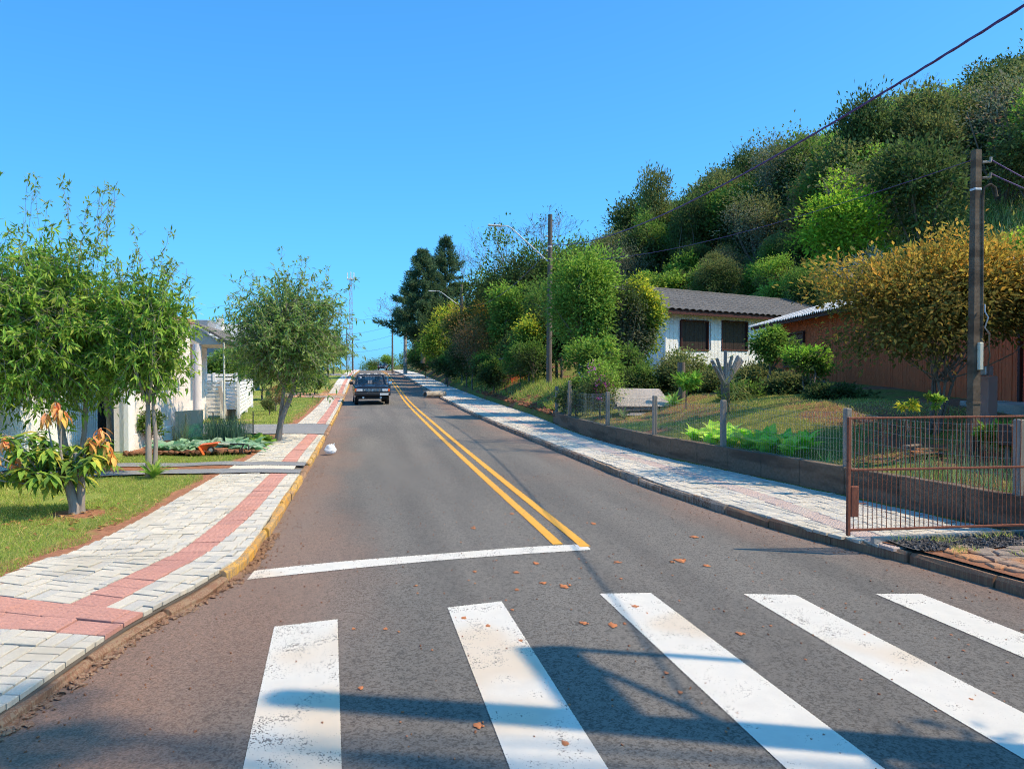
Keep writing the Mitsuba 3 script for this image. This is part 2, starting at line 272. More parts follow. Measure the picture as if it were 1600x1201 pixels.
struct('hillside', rows_grid(far_r, hill_z), 'm_hill', 'green hill rising on the right', smooth=True)
rr = ROWS[ROWS < 420]; fr = np.linspace(0, 1, 13)
struct('road', rows_grid([(lambda y, t=t: KL(y) * (1 - t) + KR(y) * t) for t in fr], road_z, rr), 'm_asphalt', 'dark asphalt road stained with red earth', smooth=True)
def patch(pts, lift=.004, n=14):
    """a four-cornered painted sheet (corners a b c d, a-b near edge) that follows the road"""
    a, b, c, d = [np.array(q, float) for q in pts]; u, v = np.meshgrid(np.linspace(0, 1, n), np.linspace(0, 1, n))
    P = (1 - v)[..., None] * ((1 - u)[..., None] * a + u[..., None] * b) + v[..., None] * ((1 - u)[..., None] * d + u[..., None] * c)
    return grid(P[..., 0], P[..., 1], road_z(P[..., 0], P[..., 1]) + lift)
bars = [((-.40, 1.2), (-.00, 1.2), (-.125, 5.22), (-.525, 5.17)), ((.62, 1.2), (1.02, 1.2), (1.015, 5.36), (.62, 5.30)), ((1.73, 1.2), (2.14, 1.2), (2.135, 5.34), (1.755, 5.39)),
        ((2.76, 1.2), (3.14, 1.2), (3.17, 5.10), (2.80, 5.19)), ((3.78, 1.2), (4.14, 1.2), (4.13, 4.98), (3.78, 5.03))]
for b in bars: part('road', 'crosswalk_stripe', patch(b), 'm_line_white')
sl = np.linspace(0, 1, 30); sx = -.86 + sl * 2.97; syy = 6.46 + .30 * sl + .05 * np.sin(sl * 3.1)
SX = np.stack([sx, sx + .02], 0); SY = np.stack([syy - .03, syy + .25 - .05 * sl + .015 * np.sin(sl * 9)], 0)
part('road', 'stop_line', grid(SX, SY, road_z(SX, SY) + .004), 'm_line_white')
for o in (-.115, .115):
    yy = np.concatenate([[7.0 if o < 0 else 6.86], ROWS[(ROWS > 7.1) & (ROWS < 122)]])
    X = np.stack([CL(yy) + o - .05, CL(yy) + o + .05], 1); Y = np.stack([yy, yy], 1); part('road', 'centre_line', grid(X, Y, road_z(X, Y) + .006 + .010 * np.clip((Y - 30) / 60, 0, 1)), 'm_line_yellow')
for k in range(6):
    x0 = KL(92.) + .4 + k * .82; part('road', 'crosswalk_stripe', patch(((x0, 90.), (x0 + .42, 90.), (x0 + .44, 94.), (x0 + .02, 94.)), .02, n=5), 'm_line_white')
# mud trodden and driven onto the road
rng = np.random.default_rng(5); mud = MB()
spots = [(1.55, 5.62, .075), (1.42, 5.75, .05), (.45, 5.9, .03), (2.05, 5.75, .03), (.70, 5.05, .045), (.83, 4.86, .04), (1.18, 5.62, .04), (1.28, 6.1, .05), (1.9, 5.05, .05), (1.62, 4.7, .07), (1.45, 4.78, .05), (-.02, 5.0, .03), (.18, 4.95, .035), (.98, 4.55, .03), (.02, 4.05, .035), (.55, 3.5, .05), (2.35, 4.4, .05), (1.65, 3.9, .03), (1.62, 3.65, .03), (.9, 3.25, .04),
         (2.75, 6.2, .10), (2.9, 6.0, .06), (2.2, 6.25, .05), (1.5, 6.35, .06), (3.3, 7.1, .08), (2.5, 7.9, .07), (1.2, 7.9, .06), (1.75, 8.6, .06), (.95, 6.2, .04), (1.05, 5.15, .03)]
for _ in range(110): spots.append((rng.uniform(.2, 3.8), rng.uniform(3.2, 10), rng.uniform(.008, .022)))
for x, y, r in spots:
    r *= .46
    for q in range(1 if r < .02 else 4):
        ox, oy = (0, 0) if q == 0 else rng.normal(0, r * 1.1, 2); k = np.arange(18) * 2 * np.pi / 18
        rad = r * (1 if q == 0 else rng.uniform(.2, .45)) * (1 + .18 * np.sin(k * 3 + rng.uniform(0, 6)) + .12 * np.sin(k * 5 + rng.uniform(0, 6))); px, py = x + ox + rad * np.cos(k) * .85, y + oy + rad * np.sin(k) * 1.35
        i = np.arange(18); z = road_z(px, py) + .005; pm, pn = x + ox + rad * np.cos(k) * .5, y + oy + rad * np.sin(k) * .8; zm = road_z(pm, pn) + .006 + r * .12 * rng.uniform(.6, 1.4, 18)
        mud.add((np.vstack([np.c_[px, py, z], np.c_[pm, pn, zm], [[x + ox, y + oy, zm.mean()]]]), np.vstack([np.stack([i, (i + 1) % 18, (i + 1) % 18 + 18], 1), np.stack([i, (i + 1) % 18 + 18, i + 18], 1), np.stack([i + 18, (i + 1) % 18 + 18, 0 * i + 36], 1)])))
k = put('mud_clods', mud, 'm_clay', smooth=60); labels[k] = {'label': 'orange clods of mud scattered over the crosswalk and road', 'category': 'mud', 'kind': 'stuff'}
# loose grit and leaf bits
P = np.c_[rng.uniform(-1.2, 4.6, 1500), rng.uniform(2.6, 14, 1500)]; P = P[(P[:, 0] > KL(P[:, 1]) + .05) & (P[:, 0] < KR(P[:, 1]) - .05)]
edge = rng.random(len(P)) < .5; P[edge, 0] = np.where(rng.random(edge.sum()) < .5, KL(P[edge, 1]) + rng.exponential(.18, edge.sum()) + .03, KR(P[edge, 1]) - rng.exponential(.15, edge.sum()) - .03)
grit = MB()
for (x, y) in P:
    s_ = rng.uniform(.003, .009); R = trimesh.transformations.random_rotation_matrix(rng.random(3))[:3, :3]; grit.add(box((x, y, float(road_z(x, y)) + s_ * .4), (s_ * 1.6, s_, s_ * .8), R=R))
k = put('road_grit', grit, 'm_rock'); labels[k] = {'label': 'loose grit along the edges of the road', 'category': 'grit', 'kind': 'stuff'}

crust = MB()
for _ in range(1500):                                             # earth caked along the left kerb's near end
    y = rng.uniform(2.2, 8.2); x = float(KL(y)) + rng.normal(.015, .035); s_ = rng.uniform(.006, .024); q = rng.normal(size=(9, 3)); q = q / np.linalg.norm(q, axis=1, keepdims=True) * s_ * [1.1, 1.4, .55]; hh_ = trimesh.convex.convex_hull(q); crust.add((np.array(hh_.vertices) + [x, y, float(road_z(np.array(x), np.array(y))) + .006 + max(0, KL(y) - x) * .3], np.array(hh_.faces)))
k = put('kerb_earth', crust, 'm_kerb', smooth=40); labels[k] = {'label': 'crumbly earth caked along the near end of the left kerb', 'category': 'earth', 'kind': 'stuff'}
# kerbs: one stone after another
def kerb(label, side, y0, y1, mats):
    key = structgroup('kerb', label); y = y0; q = 0; rest = {}
    r_ = np.random.default_rng(11 + side)
    while y < y1:
        L = (.82 if y < 40 else 2.0) * r_.uniform(.93, 1.05); ya, yb = y + .012, y + L - .012; y += L
        K = KL if side < 0 else KR; n = 3; yy = np.linspace(ya, yb, n)
        m, zt, w = mats((ya + yb) / 2)
        if m is None: continue
        e = K(yy) + (0.0 if side < 0 else 0.0); s_ = -1 if side < 0 else 1; dz = r_.normal(0, .005); dx = r_.normal(0, .006)
        z = ZR(yy); prof = [(0, -.06), (0, zt - .025), (.022, zt), (w, zt), (w, -.06)]
        V = []
        for i_ in range(n):
            for (o, h) in prof: V.append((e[i_] + dx + s_ * o + (.012 * (i_ == 1) * r_.normal()), yy[i_], z[i_] + h + dz + r_.normal(0, .003)))
        V = np.array(V); F = []
        for i_ in range(n - 1):
            for j in range(4):
                a = i_ * 5 + j; F += [(a, a + 5, a + 6), (a, a + 6, a + 1)]
        for a in (0, (n - 1) * 5): F += [(a, a + 1, a + 2), (a, a + 2, a + 3), (a, a + 3, a + 4)]
        F = np.array(F)
        if side > 0: F = F[:, ::-1]
        if y < 60: part(key, 'stone', (V, F), m)
        else: rest.setdefault(m, MB()).add((V, F))
    for m, mb in rest.items(): part(key, 'far_stones', mb, m, kind='stuff')
    return key
CROSS = [(12.25, 13.75), (19.6, 23.3), (42.5, 47.5), (82, 88)]                 # dropped kerbs where drives cross the left pavement
def ml(y):
    if y < 6.4: return 'm_kerb', .006 + .014 * max(0, y - 4.2), .06
    for a, b in CROSS:
        if a < y < b: return 'm_kerb', .02, .09
    return 'm_kerb_yellow', .066, .06
def mr(y): return ('m_kerb' if y < 8 else 'm_kerb_light'), .064, .06
kerb('left kerb painted yellow between the drives', -1, 1.5, 130, ml)
kerb('right kerb of earth-stained concrete stones', 1, 1.0, 120, mr)

# pavers: laid in basket pattern, clipped to the pavement's edges
from shapely.geometry import Polygon, box as sbox
from shapely.ops import unary_union
def ccw(q):
    c = np.array(q.exterior.coords)[:-1]; return c if q.exterior.is_ccw else c[::-1]
def pave(key, X0, X1, zf, y0, y1, cell, band, band_w, mats, red, extra_red=None, skip=(), near=lambda x, y: y, tag='paver', seed=3, zdrop=None):
    """pavers between the curves X0 and X1; the red guide band runs at band(y)"""
    r_ = np.random.default_rng(seed); recs = []
    g = .0042; nmax = 300
    def emit(poly, is_red):
        if poly.is_empty or poly.area < .0012: return
        if poly.geom_type != 'Polygon': 
            for q in poly.geoms: 
                if q.geom_type == 'Polygon': emit(q, is_red)
            return
        q = poly.buffer(-g, join_style=2)
        if q.is_empty or q.geom_type != 'Polygon' or q.area < .0008: return
        q2 = q.buffer(-.004, join_style=2)
        if q2.is_empty or q2.geom_type != 'Polygon' or len(q2.exterior.coords) != len(q.exterior.coords): q2 = q
        recs.append((ccw(q), ccw(q2), is_red))
    y = y0; row = 0
    while y < y1:
        Lr = cell
        if any(a <= y + Lr / 2 <= b for a, b in skip): y += Lr; row += 1; continue
        xa, xb = float(X0(y + Lr / 2)), float(X1(y + Lr / 2)); bx = float(band(y + Lr / 2)) if band is not None and not (extra_red and y < extra_red[0]) else 1e9
        slope = (float(X1(y + Lr)) - float(X1(y))) / Lr
        def sk(poly):                                             # rows stay square to the kerb
            return Polygon([(float(X1(py)) + px - xb, py - 1.6 * (float(X1(py + .3)) - float(X1(py - .3))) / .6 * (px - xb)) for px, py in poly])
        isx = extra_red and extra_red[0] <= y + Lr / 2 <= extra_red[1]
        if isx:                                                   # red branch across the whole pavement
            x = xa
            while x < xb:
                emit(sk([(x, y), (min(x + .25, xb), y), (min(x + .25, xb), y + Lr), (x, y + Lr)]), True); x += .25
            y += Lr; row += 1; continue
        segs = [(xa, min(bx - band_w / 2, xb)), (bx + band_w / 2, xb)] if band is not None and bx - band_w / 2 < xb else [(xa, xb)]
        if band is not None and bx - band_w / 2 < xb: emit(sk([(bx - band_w / 2, y), (min(bx + band_w / 2, xb), y), (min(bx + band_w / 2, xb), y + Lr), (bx - band_w / 2, y + Lr)]), True)
        for (sa, sb) in segs:
            x = sb if sb < xb - .01 or len(segs) == 1 else sa     # start at the band
            x0_ = math.floor(sa / Lr) * Lr; kcell = 0
            x = sa
            while x < sb - .012:
                xe = min(x + Lr, sb)
                if sb - xe < .04: xe = sb
                ori = (int(round((x - sa) / Lr)) + row) % 2
                if ori: cells = [(x, y, x + (xe - x) / 2, y + Lr), (x + (xe - x) / 2, y, xe, y + Lr)] if xe - x > .1 else [(x, y, xe, y + Lr)]
                else: cells = [(x, y, xe, y + Lr / 2), (x, y + Lr / 2, xe, y + Lr)]
                for (a, b, c, d) in cells: emit(sk([(a, b), (c, b), (c, d), (a, d)]), False)
                x = xe
        y += Lr; row += 1
    out = {}; recs.sort(key=lambda q: near(*q[0].mean(0))); counts = {False: 0, True: 0}
    for P, P2, is_red in recs:
        c = P.mean(0); tx, ty = r_.normal(0, .010, 2); dz = r_.normal(0, .0030); n = len(P)
        def zz(Q, h): return zf(Q[:, 0], Q[:, 1]) + h + dz + (Q[:, 0] - c[0]) * tx + (Q[:, 1] - c[1]) * ty
        V = np.vstack([np.c_[P, zz(P, -.03)], np.c_[P, zz(P, -.0035)], np.c_[P2, zz(P2, 0)]]); i = np.arange(n); j = (i + 1) % n
        F = np.vstack([np.stack([i, j + n, i + n], 1), np.stack([i, j, j + n], 1), np.stack([i + n, j + 2 * n, i + 2 * n], 1), np.stack([i + n, j + n, j + 2 * n], 1), np.array([(2 * n, 2 * n + t, 2 * n + t + 1) for t in range(1, n - 1)])])
        m = (red[r_.integers(len(red))] if is_red else mats[r_.integers(len(mats))])
        if is_red and n == 4 and c[1] < 14:                       # raised dots of the guide tiles
            us = np.linspace(.1, .9, 5); base = len(V); dV, dF = [], []
            for a in us:
                for b in us:
                    q = (P2[0] * (1 - a) + P2[1] * a) * (1 - b) + (P2[3] * (1 - a) + P2[2] * a) * b; s_ = .012
                    z0 = float(zz(q[None], 0)[0]); o = base + len(dV)
                    for (ox, oy) in ((-s_, -s_), (s_, -s_), (s_, s_), (-s_, s_)): dV.append((q[0] + ox, q[1] + oy, z0))
                    for (ox, oy) in ((-.6, -.6), (.6, -.6), (.6, .6), (-.6, .6)): dV.append((q[0] + ox * s_, q[1] + oy * s_, z0 + .004))
                    for t in range(4): dF += [(o + t, o + (t + 1) % 4, o + 4 + (t + 1) % 4), (o + t, o + 4 + (t + 1) % 4, o + 4 + t)]
                    dF += [(o + 4, o + 5, o + 6), (o + 4, o + 6, o + 7)]
            V = np.vstack([V, dV]); F = np.vstack([F, dF])
        nm = 'guide_tile' if is_red else tag
        if counts[is_red] < (nmax if not is_red else 160): counts[is_red] += 1; part(key, nm, (V, F), m)
        else: out.setdefault((nm, m), MB()).add((V, F))
    for (nm, m), mb in out.items(): part(key, 'far_%ss' % nm, mb, m, kind='stuff')
def lw_top(x, y):
    """top of the left pavement: it sinks to the road at the near corner and at each drive"""
    t = np.clip((y - 3.2) / 3.6, 0, 1); h = .026 + .054 * t; u = np.clip((KL(y) - x) / .7, 0, 1)
    for a, b in CROSS: h = h - .035 * (1 - u) * np.clip(1 - np.maximum(np.maximum(a - y, y - b), 0) / .6, 0, 1)
    return ZR(y) + h
def rw_top(x, y): return ZR(y) + .073 + 0 * x
LBAND = curve([(3, -2.4), (5.3, -1.80), (7.1, -1.38), (9, -1.24), (11.7, -1.17), (15, -1.12), (18.4, -1.05), (30, -.98), (60, -.9), (90, -.5), (120, 0)])
RBAND = curve([(4, 4.75), (6.4, 4.78), (9.5, 4.98), (12.3, 4.90), (16, 4.8), (25, 4.95), (45, 5.4), (90, 6)])
pl = structgroup('sidewalk', 'left pavement of pale grey pavers with a red guide band')
pr_ = structgroup('sidewalk', 'right pavement of pale grey pavers along the low kerb wall')
yy = ROWS[(ROWS > 0) & (ROWS < 150)]
bed = lambda a, b, zf, n=4: grid(*(lambda X, Y: (X, Y, zf(X, Y)))(np.stack([a(yy) * (1 - t) + b(yy) * t for t in np.linspace(0, 1, n)], 1), np.repeat(yy[:, None], n, 1)))
part(pl, 'sand_bed', bed(WL, lambda y: KL(y) - .035, lambda X, Y: lw_top(X, Y) - .014 - .02 * (X > KL(Y) - .06)), 'm_joint')
part(pr_, 'sand_bed', bed(lambda y: KR(y) + .06, lambda y: WR(y) + .01, lambda X, Y: rw_top(X, Y) - .012), 'm_joint')
SKL = [(a, b) for a, b in CROSS]
pave(pl, WL, lambda y: KL(y) - .06, lw_top, 2.0, 60, .2, LBAND, .26, ['m_paver_a', 'm_paver_b', 'm_paver_c', 'm_paver_a'], ['m_paver_red', 'm_paver_rose'], extra_red=(5.0, 5.35), skip=SKL, near=lambda x, y: abs(y - 6.5))
pave(pr_, lambda y: KR(y) + .08, lambda y: WR(y) - .02, rw_top, 6.2, 42, .2, RBAND, .26, ['m_paver_a', 'm_paver_b', 'm_paver_c'], ['m_paver_dust'], seed=8)
# beyond the limit the pattern is the material's
def f_farpave(p, n, uv):
    a = dr.floor(p.x / .2); b = dr.floor(p.y / .2); r = cell_rand(a, b); return mi.Color3f(.47, .455, .42) * (.85 + .25 * r)
scene['m_farpave'] = prin(f_farpave, .85, .2)
yf = ROWS[(ROWS >= 60) & (ROWS < 150)]
def strip(a, b, zf, rows, n=3):
    X = np.stack([a(rows) * (1 - t) + b(rows) * t for t in np.linspace(0, 1, n)], 1); Y = np.repeat(rows[:, None], n, 1); return grid(X, Y, zf(X, Y))
part(pl, 'far_paving', strip(WL, lambda y: KL(y) - .1, lambda X, Y: lw_top(X, Y) + .004, yf), 'm_farpave')
part(pl, 'far_guide_band', strip(lambda y: LBAND(y) - .13, lambda y: LBAND(y) + .13, lambda X, Y: lw_top(X, Y) + .010, yf), 'm_paver_red')
yf2 = ROWS[(ROWS >= 42) & (ROWS < 150)]
part(pr_, 'far_paving', strip(lambda y: KR(y) + .13, WR, lambda X, Y: rw_top(X, Y) + .004, yf2), 'm_farpave')
# drives that cross the left pavement
def cross_sheet(y0, y1, x0, x1, lift):
    ys = np.linspace(y0, y1, 5); xs = np.linspace(0, 1, 26); X = np.array([[ (x0 if not callable(x0) else float(x0(y))) * (1 - t) + (x1 if not callable(x1) else float(x1(y))) * t for t in xs] for y in ys]); Y = np.repeat(ys[:, None], 26, 1)
    z = np.where(X > WL(Y), lw_top(X, Y), np.maximum(left_z(X, Y) + .02, ZR(Y) + .07)); return grid(X, Y, z + lift)
kl = lambda y: KL(y) - .07
d1 = structgroup('driveway', 'drive of two grey wheel strips crossing the left pavement nearest the camera')
for (a, b) in ((12.3, 12.78), (13.22, 13.72)): part(d1, 'wheel_strip', cross_sheet(a, b, -5.6, kl, .006), 'm_strip')
part(d1, 'middle_strip', cross_sheet(12.79, 13.21, WL, lambda y: KL(y) - .2, .004), 'm_paver_c'); part(d1, 'gravel_strip', cross_sheet(12.79, 13.21, -5.6, lambda y: WL(y) - .01, -.004), 'm_soil')
d2 = struct('driveway', cross_sheet(19.7, 23.2, -12, kl, .006), 'm_strip', 'grey asphalt drive crossing the left pavement behind the forked tree')
d3 = struct('driveway', cross_sheet(42.6, 47.4, lambda y: WL(y) - 2.5, kl, .006), 'm_cobble', 'stone drive crossing the left pavement beside the dark car')
d4 = struct('driveway', cross_sheet(82.2, 87.8, lambda y: WL(y) - 8, kl, .006), 'm_strip', 'far grey drive crossing the left pavement')
# cobbled drive at the right corner: irregular stones
ck = structgroup('stone_drive', 'irregular brown stone paving with earth and weeds in front of the gate')
yq = ROWS[(ROWS > -12) & (ROWS < 6.3)]
part(ck, 'earth_bed', strip(lambda y: KR(y) + .06, lambda y: KR(y) + 9, lambda X, Y: .082 + .0 * X, yq, 8), 'm_soil')
pts = []; r_ = np.random.default_rng(21)
for i in range(24):
    for j in range(22): pts.append((4.7 + i * .165 + r_.uniform(-.055, .055), 2.4 + j * .165 + (i % 2) * .08 + r_.uniform(-.055, .055)))
pts = np.array(pts)
from scipy.spatial import Voronoi
vor = Voronoi(pts); stones = []
for i, reg in enumerate(vor.point_region):
    rg = vor.regions[reg]
    if -1 in rg or not rg: continue
    q = Polygon(vor.vertices[rg]); 
    if q.area > .08: continue
    cx, cy_ = pts[i]
    if cx < KR(cy_) + .15 or cy_ > 5.85 - .05 * (cx - 4.6): continue
    q = q.buffer(-.010, join_style=1, quad_segs=1)
    if q.is_empty or q.geom_type != 'Polygon': continue
    stones.append((cy_ , q))
stones.sort(key=lambda s_: -s_[0]); rest = MB()
for n_, (yy_, q) in enumerate(stones):
    P = ccw(q); c = P.mean(0); P2 = c + (P - c) * .82; dz = r_.normal(0, .006); n = len(P)
    V = np.vstack([np.c_[P, np.full(n, .07)], np.c_[P, np.full(n, .095 + dz)], np.c_[P2, .104 + dz + (P2 - c) @ r_.normal(0, .03, 2)]]); i = np.arange(n); j = (i + 1) % n
    F = np.vstack([np.stack([i, j + n, i + n], 1), np.stack([i, j, j + n], 1), np.stack([i + n, j + 2 * n, i + 2 * n], 1), np.stack([i + n, j + n, j + 2 * n], 1), np.array([(2 * n, 2 * n + t, 2 * n + t + 1) for t in range(1, n - 1)])])
    if n_ < 300: part(ck, 'stone', (V, F), 'm_cobble')
    else: rest.add((V, F))
if rest.n: part(ck, 'hidden_stones', rest, 'm_cobble', kind='stuff')
gx, gy = np.meshgrid(np.linspace(0, 1, 24), np.linspace(0, 1, 8)); X = 4.75 + gx * 3.2; Y = 5.78 + gy * .40 - .02 * gx - .05 * np.sin(gx * 9) * (1 - gy)
struct('gravel_patch', grid(X, Y, .088 + .014 * vnoise(X, Y, .1, 4)), 'm_gravel', 'dark gravel strip between the stone drive and the right pavement', smooth=True)
gs = MB(); rg_ = np.random.default_rng(61)
for _ in range(2600):
    u, w_ = rg_.random(2); x, y = 4.78 + u * 3.0, 5.72 + w_ * .44 - .02 * u; s_ = rg_.uniform(.006, .018); q = rg_.normal(size=(8, 3)); q = q / np.linalg.norm(q, axis=1, keepdims=True) * s_; h_ = trimesh.convex.convex_hull(q); gs.add((np.array(h_.vertices) + [x, y, .098 + s_ * .3], np.array(h_.faces)))
k = put('gravel_stones', gs, 'm_gravel'); labels[k] = {'label': 'loose dark gravel stones beside the gate', 'category': 'gravel', 'kind': 'stuff'}
part(pr_, 'edge_strip', beam((4.62, 6.2, .098), (7.0, 6.16, .098), .05, .06, .006), 'm_conc')
# ------------------------------------------------------------------ buildings, walls, fences, poles
def frame_pt(o, u, v):
    o, u, v = np.asarray(o, float), np.asarray(u, float), np.asarray(v, float)
    return lambda a, b, z=0.0: np.array([o[0] + a * u[0] + b * v[0], o[1] + a * u[1] + b * v[1], z])
def rot_of(u): return math.atan2(u[1], u[0])
def quad(a, b, c, d): return np.array([a, b, c, d], float), np.array([[0, 1, 2], [0, 2, 3]])

scene['m_shutter'] = prin(f_wood((.022, .014, .013), (.042, .026, .024)), .5, .4)
# white plank house on the rise: a runs along its front, b into the house
wu = np.array([7.1, 3.16]); wu /= np.linalg.norm(wu); wv = np.array([-wu[1], wu[0]]); W = frame_pt((12.66, 30.13), wu, wv); wa = rot_of(wu)
wh = thing('white_house', 'white vertical-plank house with a dark grey tiled roof on the rise', 'house')
z0, z1, LW, DW = .75, 4.06, 13.0, 5.6
wins = [(.93, 2.62, 2.50, 3.76), (3.55, 5.30, 2.54, 3.82)]
wl_ = part(wh, 'wall', MB().add(box(W(LW / 2, DW / 2, (z0 + z1) / 2), (LW - .06, DW - .06, z1 - z0 - .02), wa)), 'm_white', label='white plank wall with two dark window openings')
x = 0.0; r_ = np.random.default_rng(31)
while x < LW:                                                  # front planks, cut round the windows
    w = min(.235, LW - x); c = x + w / 2; segs = [(z0, z1)]
    for (a, b, lo, hi) in wins:
        if x + w > a and x < b: segs = [(z0, lo), (hi, z1)]
    for (lo, hi) in segs: part(wl_, 'plank', box(W(c, -.016 + r_.normal(0, .002), (lo + hi) / 2), (w - .016, .028, hi - lo), wa, .004), 'm_white')
    x += w
y = 0.0
while y < DW:
    w = min(.235, DW - y)
    for (lo, hi) in ([(z0, 2.62), (3.72, z1)] if y + w > 1.2 and y < 3.3 else [(z0, z1)]): part(wl_, 'side_plank', box(W(-.016 + r_.normal(0, .002), y + w / 2, (lo + hi) / 2), (.028, w - .016, hi - lo), wa, .004), 'm_white')
    y += w
part(wl_, 'corner_board', box(W(-.02, -.02, (z0 + z1) / 2), (.09, .09, z1 - z0), wa, .006), 'm_white')
def sash(parent, a, b, lo, hi, P, ang, nb=6, mat='m_darkwood'):
    w = part(parent, 'window', MB().add(box(P((a + b) / 2, -.02, lo), (b - a + .10, .10, .07), ang, .008)).add(box(P((a + b) / 2, -.02, hi), (b - a + .10, .10, .07), ang, .008)).add(box(P(a, -.02, (lo + hi) / 2), (.07, .10, hi - lo - .075), ang, .008)).add(box(P(b, -.02, (lo + hi) / 2), (.07, .10, hi - lo - .075), ang, .008)), mat)
    part(w, 'pane', box(P((a + b) / 2, .05, (lo + hi) / 2), (b - a - .07, .012, hi - lo - .07), ang), 'm_glass')
    for k in range(nb):
        xk = a + (k + .5) * (b - a) / nb; part(w, 'shutter_board', box(P(xk, .028 - .004 * (k % 2), (lo + hi) / 2), ((b - a) / nb - .012, .024, hi - lo - .08), ang, .004), 'm_shutter')
    return w
for (a, b, lo, hi) in wins: sash(wh, a, b, lo, hi, W, wa)
Ws = frame_pt((12.66, 30.13), -wv, wu)
sash(wh, -3.3, -1.2, 2.62, 3.72, Ws, math.atan2(-wv[1], -wv[0]), 5)
# roof: two slopes of tiles on rafters, dark red eaves
oh, rise, run = .62, 1.22, DW / 2 + .62; ridge = z1 + .10 + rise
rf = part(wh, 'roof', MB().add(quad(W(-.55, -oh, z1 + .04), W(LW + .6, -oh, z1 + .04), W(LW + .6, DW / 2, ridge - .04), W(-.55, DW / 2, ridge - .04))).add(quad(W(-.55, DW + oh, z1 + .04), W(-.55, DW / 2, ridge - .04), W(LW + .6, DW / 2, ridge - .04), W(LW + .6, DW + oh, z1 + .04))), 'm_darkwood')
part(wh, 'eaves_board', beam(W(-.55, -oh + .02, z1 - .02), W(LW + .6, -oh + .02, z1 - .02), .035, .19, .005), 'm_darkwood')
for xg in (-.03, LW + .03): part(wh, 'gable', (np.array([W(xg, 0, z1 - .05), W(xg, DW, z1 - .05), W(xg, DW / 2, ridge - .12)]), np.array([[0, 2, 1] if xg < 0 else [0, 1, 2]])), 'm_darkwood')
for bb in ((-oh, DW / 2), (DW + oh, DW / 2)): part(wh, 'barge_board', beam(W(-.55, bb[0], z1 - .03), W(-.55, bb[1], ridge - .09), .035, .17, .004), 'm_darkwood')
tw, tl = .42, .46; sl_ = np.array([0, run, rise]) / math.hypot(run, rise)
us = np.linspace(0, 1, 9); hh = np.abs(np.sin(us * np.pi)) * .062
tv = np.vstack([np.c_[us * tw, np.zeros(9), hh], np.c_[us * tw, np.full(9, tl + .05), hh * .9 + .016], np.c_[us * tw, np.zeros(9), hh - .018]]); i = np.arange(8)
# a tile lies with its low end at the eaves; the low end is lifted over the tile below
tv[:9, 2] += .028; tv[18:, 2] += .028
tf = np.vstack([np.stack([i, i + 1, i + 10], 1), np.stack([i, i + 10, i + 9], 1), np.stack([i + 18, i + 19, i + 1], 1), np.stack([i + 18, i + 1, i], 1)])
tile = mikit.ply((tv, tf), 'm_tile', smooth=40); nrow = int(math.hypot(run, rise) / tl) + 1; ncol = int((LW + 1.5) / tw); cnt = 0; more = MB()
ang = math.atan2(rise, run)
for r in range(nrow):
    for c in range(ncol):
        jig = r_.normal(0, .006); p = W(-.55 + c * tw, -oh - .05 + r * tl * math.cos(ang) + jig, z1 + .055 + r * tl * math.sin(ang))
        R = np.eye(4); R[:3, 0] = [wu[0], wu[1], 0]; R[:3, 1] = [wv[0] * math.cos(ang), wv[1] * math.cos(ang), math.sin(ang)]; R[:3, 2] = np.cross(R[:3, 0], R[:3, 1]); R[:3, 3] = p
        if c < 23 and cnt < 300: cnt += 1; again(rf, 'tile', tile, T(R))
        else: more.add((tv @ R[:3, :3].T + p, tf))
for r in range(nrow):
    for c in range(ncol):
        p = W(-.55 + (c + 1) * tw, DW + oh + .05 - r * tl * math.cos(ang), z1 + .055 + r * tl * math.sin(ang))
        R = np.stack([[-wu[0], -wu[1], 0], [-wv[0] * math.cos(ang), -wv[1] * math.cos(ang), math.sin(ang)], [0, 0, 0]], 1).astype(float); R[:, 2] = np.cross(R[:, 0], R[:, 1]); more.add((tv @ R.T + p, tf))
part(rf, 'other_tiles', more, 'm_tile', kind='stuff')
part(rf, 'ridge_cap', tube([W(-.55, DW / 2, ridge + .02), W(LW + .6, DW / 2, ridge + .02)], .09, 8), 'm_tile', smooth=True)

# orange plank house: its long wall looks at the road; a runs from the far end to the near end, b into the house
ou = -np.array([.25, .968]); ov = np.array([.968, -.25]); O = frame_pt((14.65, 26.75), ou, ov); oa = rot_of(ou); ze = 3.26; LO = 21.0
oh_ = thing('orange_house', 'orange plank house with a pale corrugated roof behind the yellowing tree', 'house')
ow = part(oh_, 'wall', MB().add(box(O(LO / 2 + .3, 3.0, 2.05), (LO - 1.0, 4.9, 2.2), oa)), 'm_orange'); x = .82
owin = [(2.7, 4.7, 1.76, 2.86), (16.0, 17.0, 1.10, 3.0)]
while x < LO - .3:
    w = .105; c = x + w / 2; lo0 = .86 + .012 * x; segs = [(lo0, ze + .02)]
    for (a, b, lo, hi) in owin:
        if x + w > a and x < b: segs = [(lo0, lo), (hi, ze + .02)]
    for (lo, hi) in segs:
        if hi - lo > .05: part(ow, 'plank', box(O(c, .535 + r_.normal(0, .0025), (lo + hi) / 2), (w - .010, .024, hi - lo), oa, .004), 'm_orange')
    x += w
x = .56
while x < 5.4: part(ow, 'end_plank', box(O(.80, x + .05, 2.2), (.024, .095, 2.2), oa, .004), 'm_orange'); x += .105
OO = frame_pt(O(0, .52), ou, ov); sash(oh_, 2.7, 4.7, 1.76, 2.86, OO, oa, 6)
